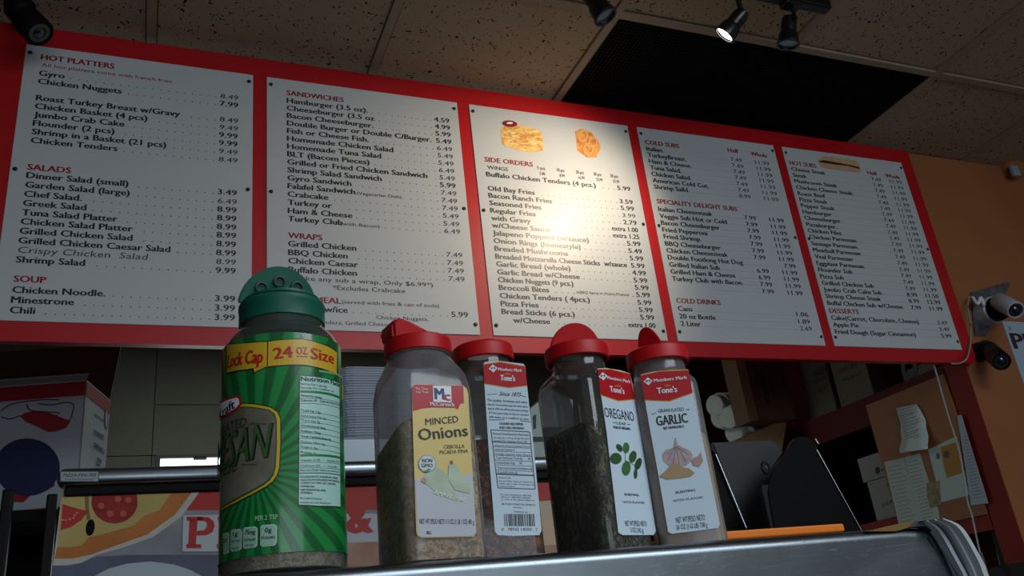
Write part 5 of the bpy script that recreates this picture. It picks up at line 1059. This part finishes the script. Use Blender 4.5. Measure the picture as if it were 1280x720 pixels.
SF = Plane(corner+nfr*.0008, (math.cos(yw), math.sin(yw), 0), (0, 0, 1)); SD = Plane(corner+nsd*.0008, (-math.sin(yw), math.cos(yw), 0), (0, 0, 1))
P(.0006, SF).poly([(-Wd, -.004), (-.002, -.004), (-.002, -.045), (-Wd, -.045)]).make('red_band', mat('carton_red', '84101c', .6), wc)
P(.0006, SF).poly([(-Wd, -Hh+.002), (-.002, -Hh+.002), (-.002, -Hh+.03), (-Wd, -Hh+.03)]).make('red_band', mat('carton_red', '84101c', .6), wc)
P(.0006, SD).poly([(.002, -.004), (Dp-.002, -.004), (Dp-.002, -.045), (.002, -.045)]).make('red_band', mat('carton_red', '84101c', .6), wc)
a1 = lambda l: [(x/4, 460+y/4) for x, y in l]
m_nv = mat('carton_navy', '0e1e48', .6)
pr = P(.0008, SF); pr.pell((34, 584), 41, 36, 32); pr.make('navy_print', m_nv, wc)
P(.0010, SF).ppoly(a1([(100, 240), (130, 222), (180, 215), (250, 225), (300, 245), (340, 262), (355, 265), (330, 300), (280, 318), (240, 320), (180, 290), (130, 270)])).make('red_print', mat('carton_red', '84101c', .6), wc)
P(.0006, SF).ppoly(a1([(60, 600), (180, 590), (268, 540), (275, 590), (230, 615), (150, 640), (120, 670), (60, 670)])).make('red_print', mat('carton_red', '84101c', .6), wc)
pr = P(.0010, SF)
def stroke(pr, l, w_):
    q = smooth_pts([(x, y, 0) for x, y in l], 4)
    for p, r in zip(q, q[1:]): pr.line((p.x, p.y), (r.x, r.y), w_)
stroke(pr, a1([(5, 215), (60, 180), (150, 165), (230, 158), (300, 160)]), 1.3); stroke(pr, a1([(5, 245), (50, 255), (100, 238)]), 1.3); stroke(pr, a1([(190, 178), (260, 185), (330, 172), (368, 185), (360, 230), (345, 262), (285, 245), (300, 222)]), 1.3); stroke(pr, a1([(135, 182), (150, 210), (200, 218), (290, 222)]), 1.3)
pr.make('navy_outline', m_nv, wc)
pr = P(.0010, SD); pr.ptext('OVEN READY', (117.5, 520), (130, 529), 4, .02); pr.make('red_lettering', mat('carton_red_ink', '702020', .6), wc)
pr = P(.0010, SD); pr.ptext('SCHWARZE', (117, 543.5), (129.5, 551), 7, .03); pr.ptext('SANDWICH', (116.8, 559), (129.5, 568.5), 7, .03); pr.ptext('ZIP', (120, 581), (126, 584), 10, .03); pr.pell((132.7, 524), 2.2, 13, 16); pr.make('navy_lettering', mat('carton_slate', '343c44', .6), wc)
pr = P(.0012, SD); pr.pell((132.7, 524), 1.4, 10.5, 16); pr.make('oval_badge', m_wc, wc)
rk = thing('wire_rack', 'black rack with upright posts holding the white carton', 'rack', (corner.x-.3, corner.y-.05, 0))
obj('shelf', B(corner.x-.75, corner.x+.06, corner.y-.13, corner.y+.45, zb-.03, zb-.002), m_matt, rk, world=True)
for (px_, py_) in ((12, 612), (67, 618)):
    p = atY(px_, py_, corner.y-.17); obj('post', B(p.x-.014, p.x+.010, p.y-.01, p.y+.02, .0, p.z, .004), mat('rack_black', '0c090a', .5, spec=.2), rk, world=True)
obj('post', B(corner.x+.04, corner.x+.06, corner.y+.43, corner.y+.45, 0, zb-.03), m_matt, rk, world=True); obj('post', B(corner.x-.75, corner.x-.73, corner.y+.43, corner.y+.45, 0, zb-.03), m_matt, rk, world=True)
obj('shelf', B(corner.x-.75, corner.x+.06, corner.y-.13, corner.y+.45, zb-.34, zb-.32), m_matt, rk, world=True)
obj('back_sheet', B(corner.x-.75, corner.x+.06, corner.y+.44, corner.y+.455, zb-.9, zb-.03), m_matt, rk, world=True)
COL.objects.unlink(_to); D.objects.remove(_to)
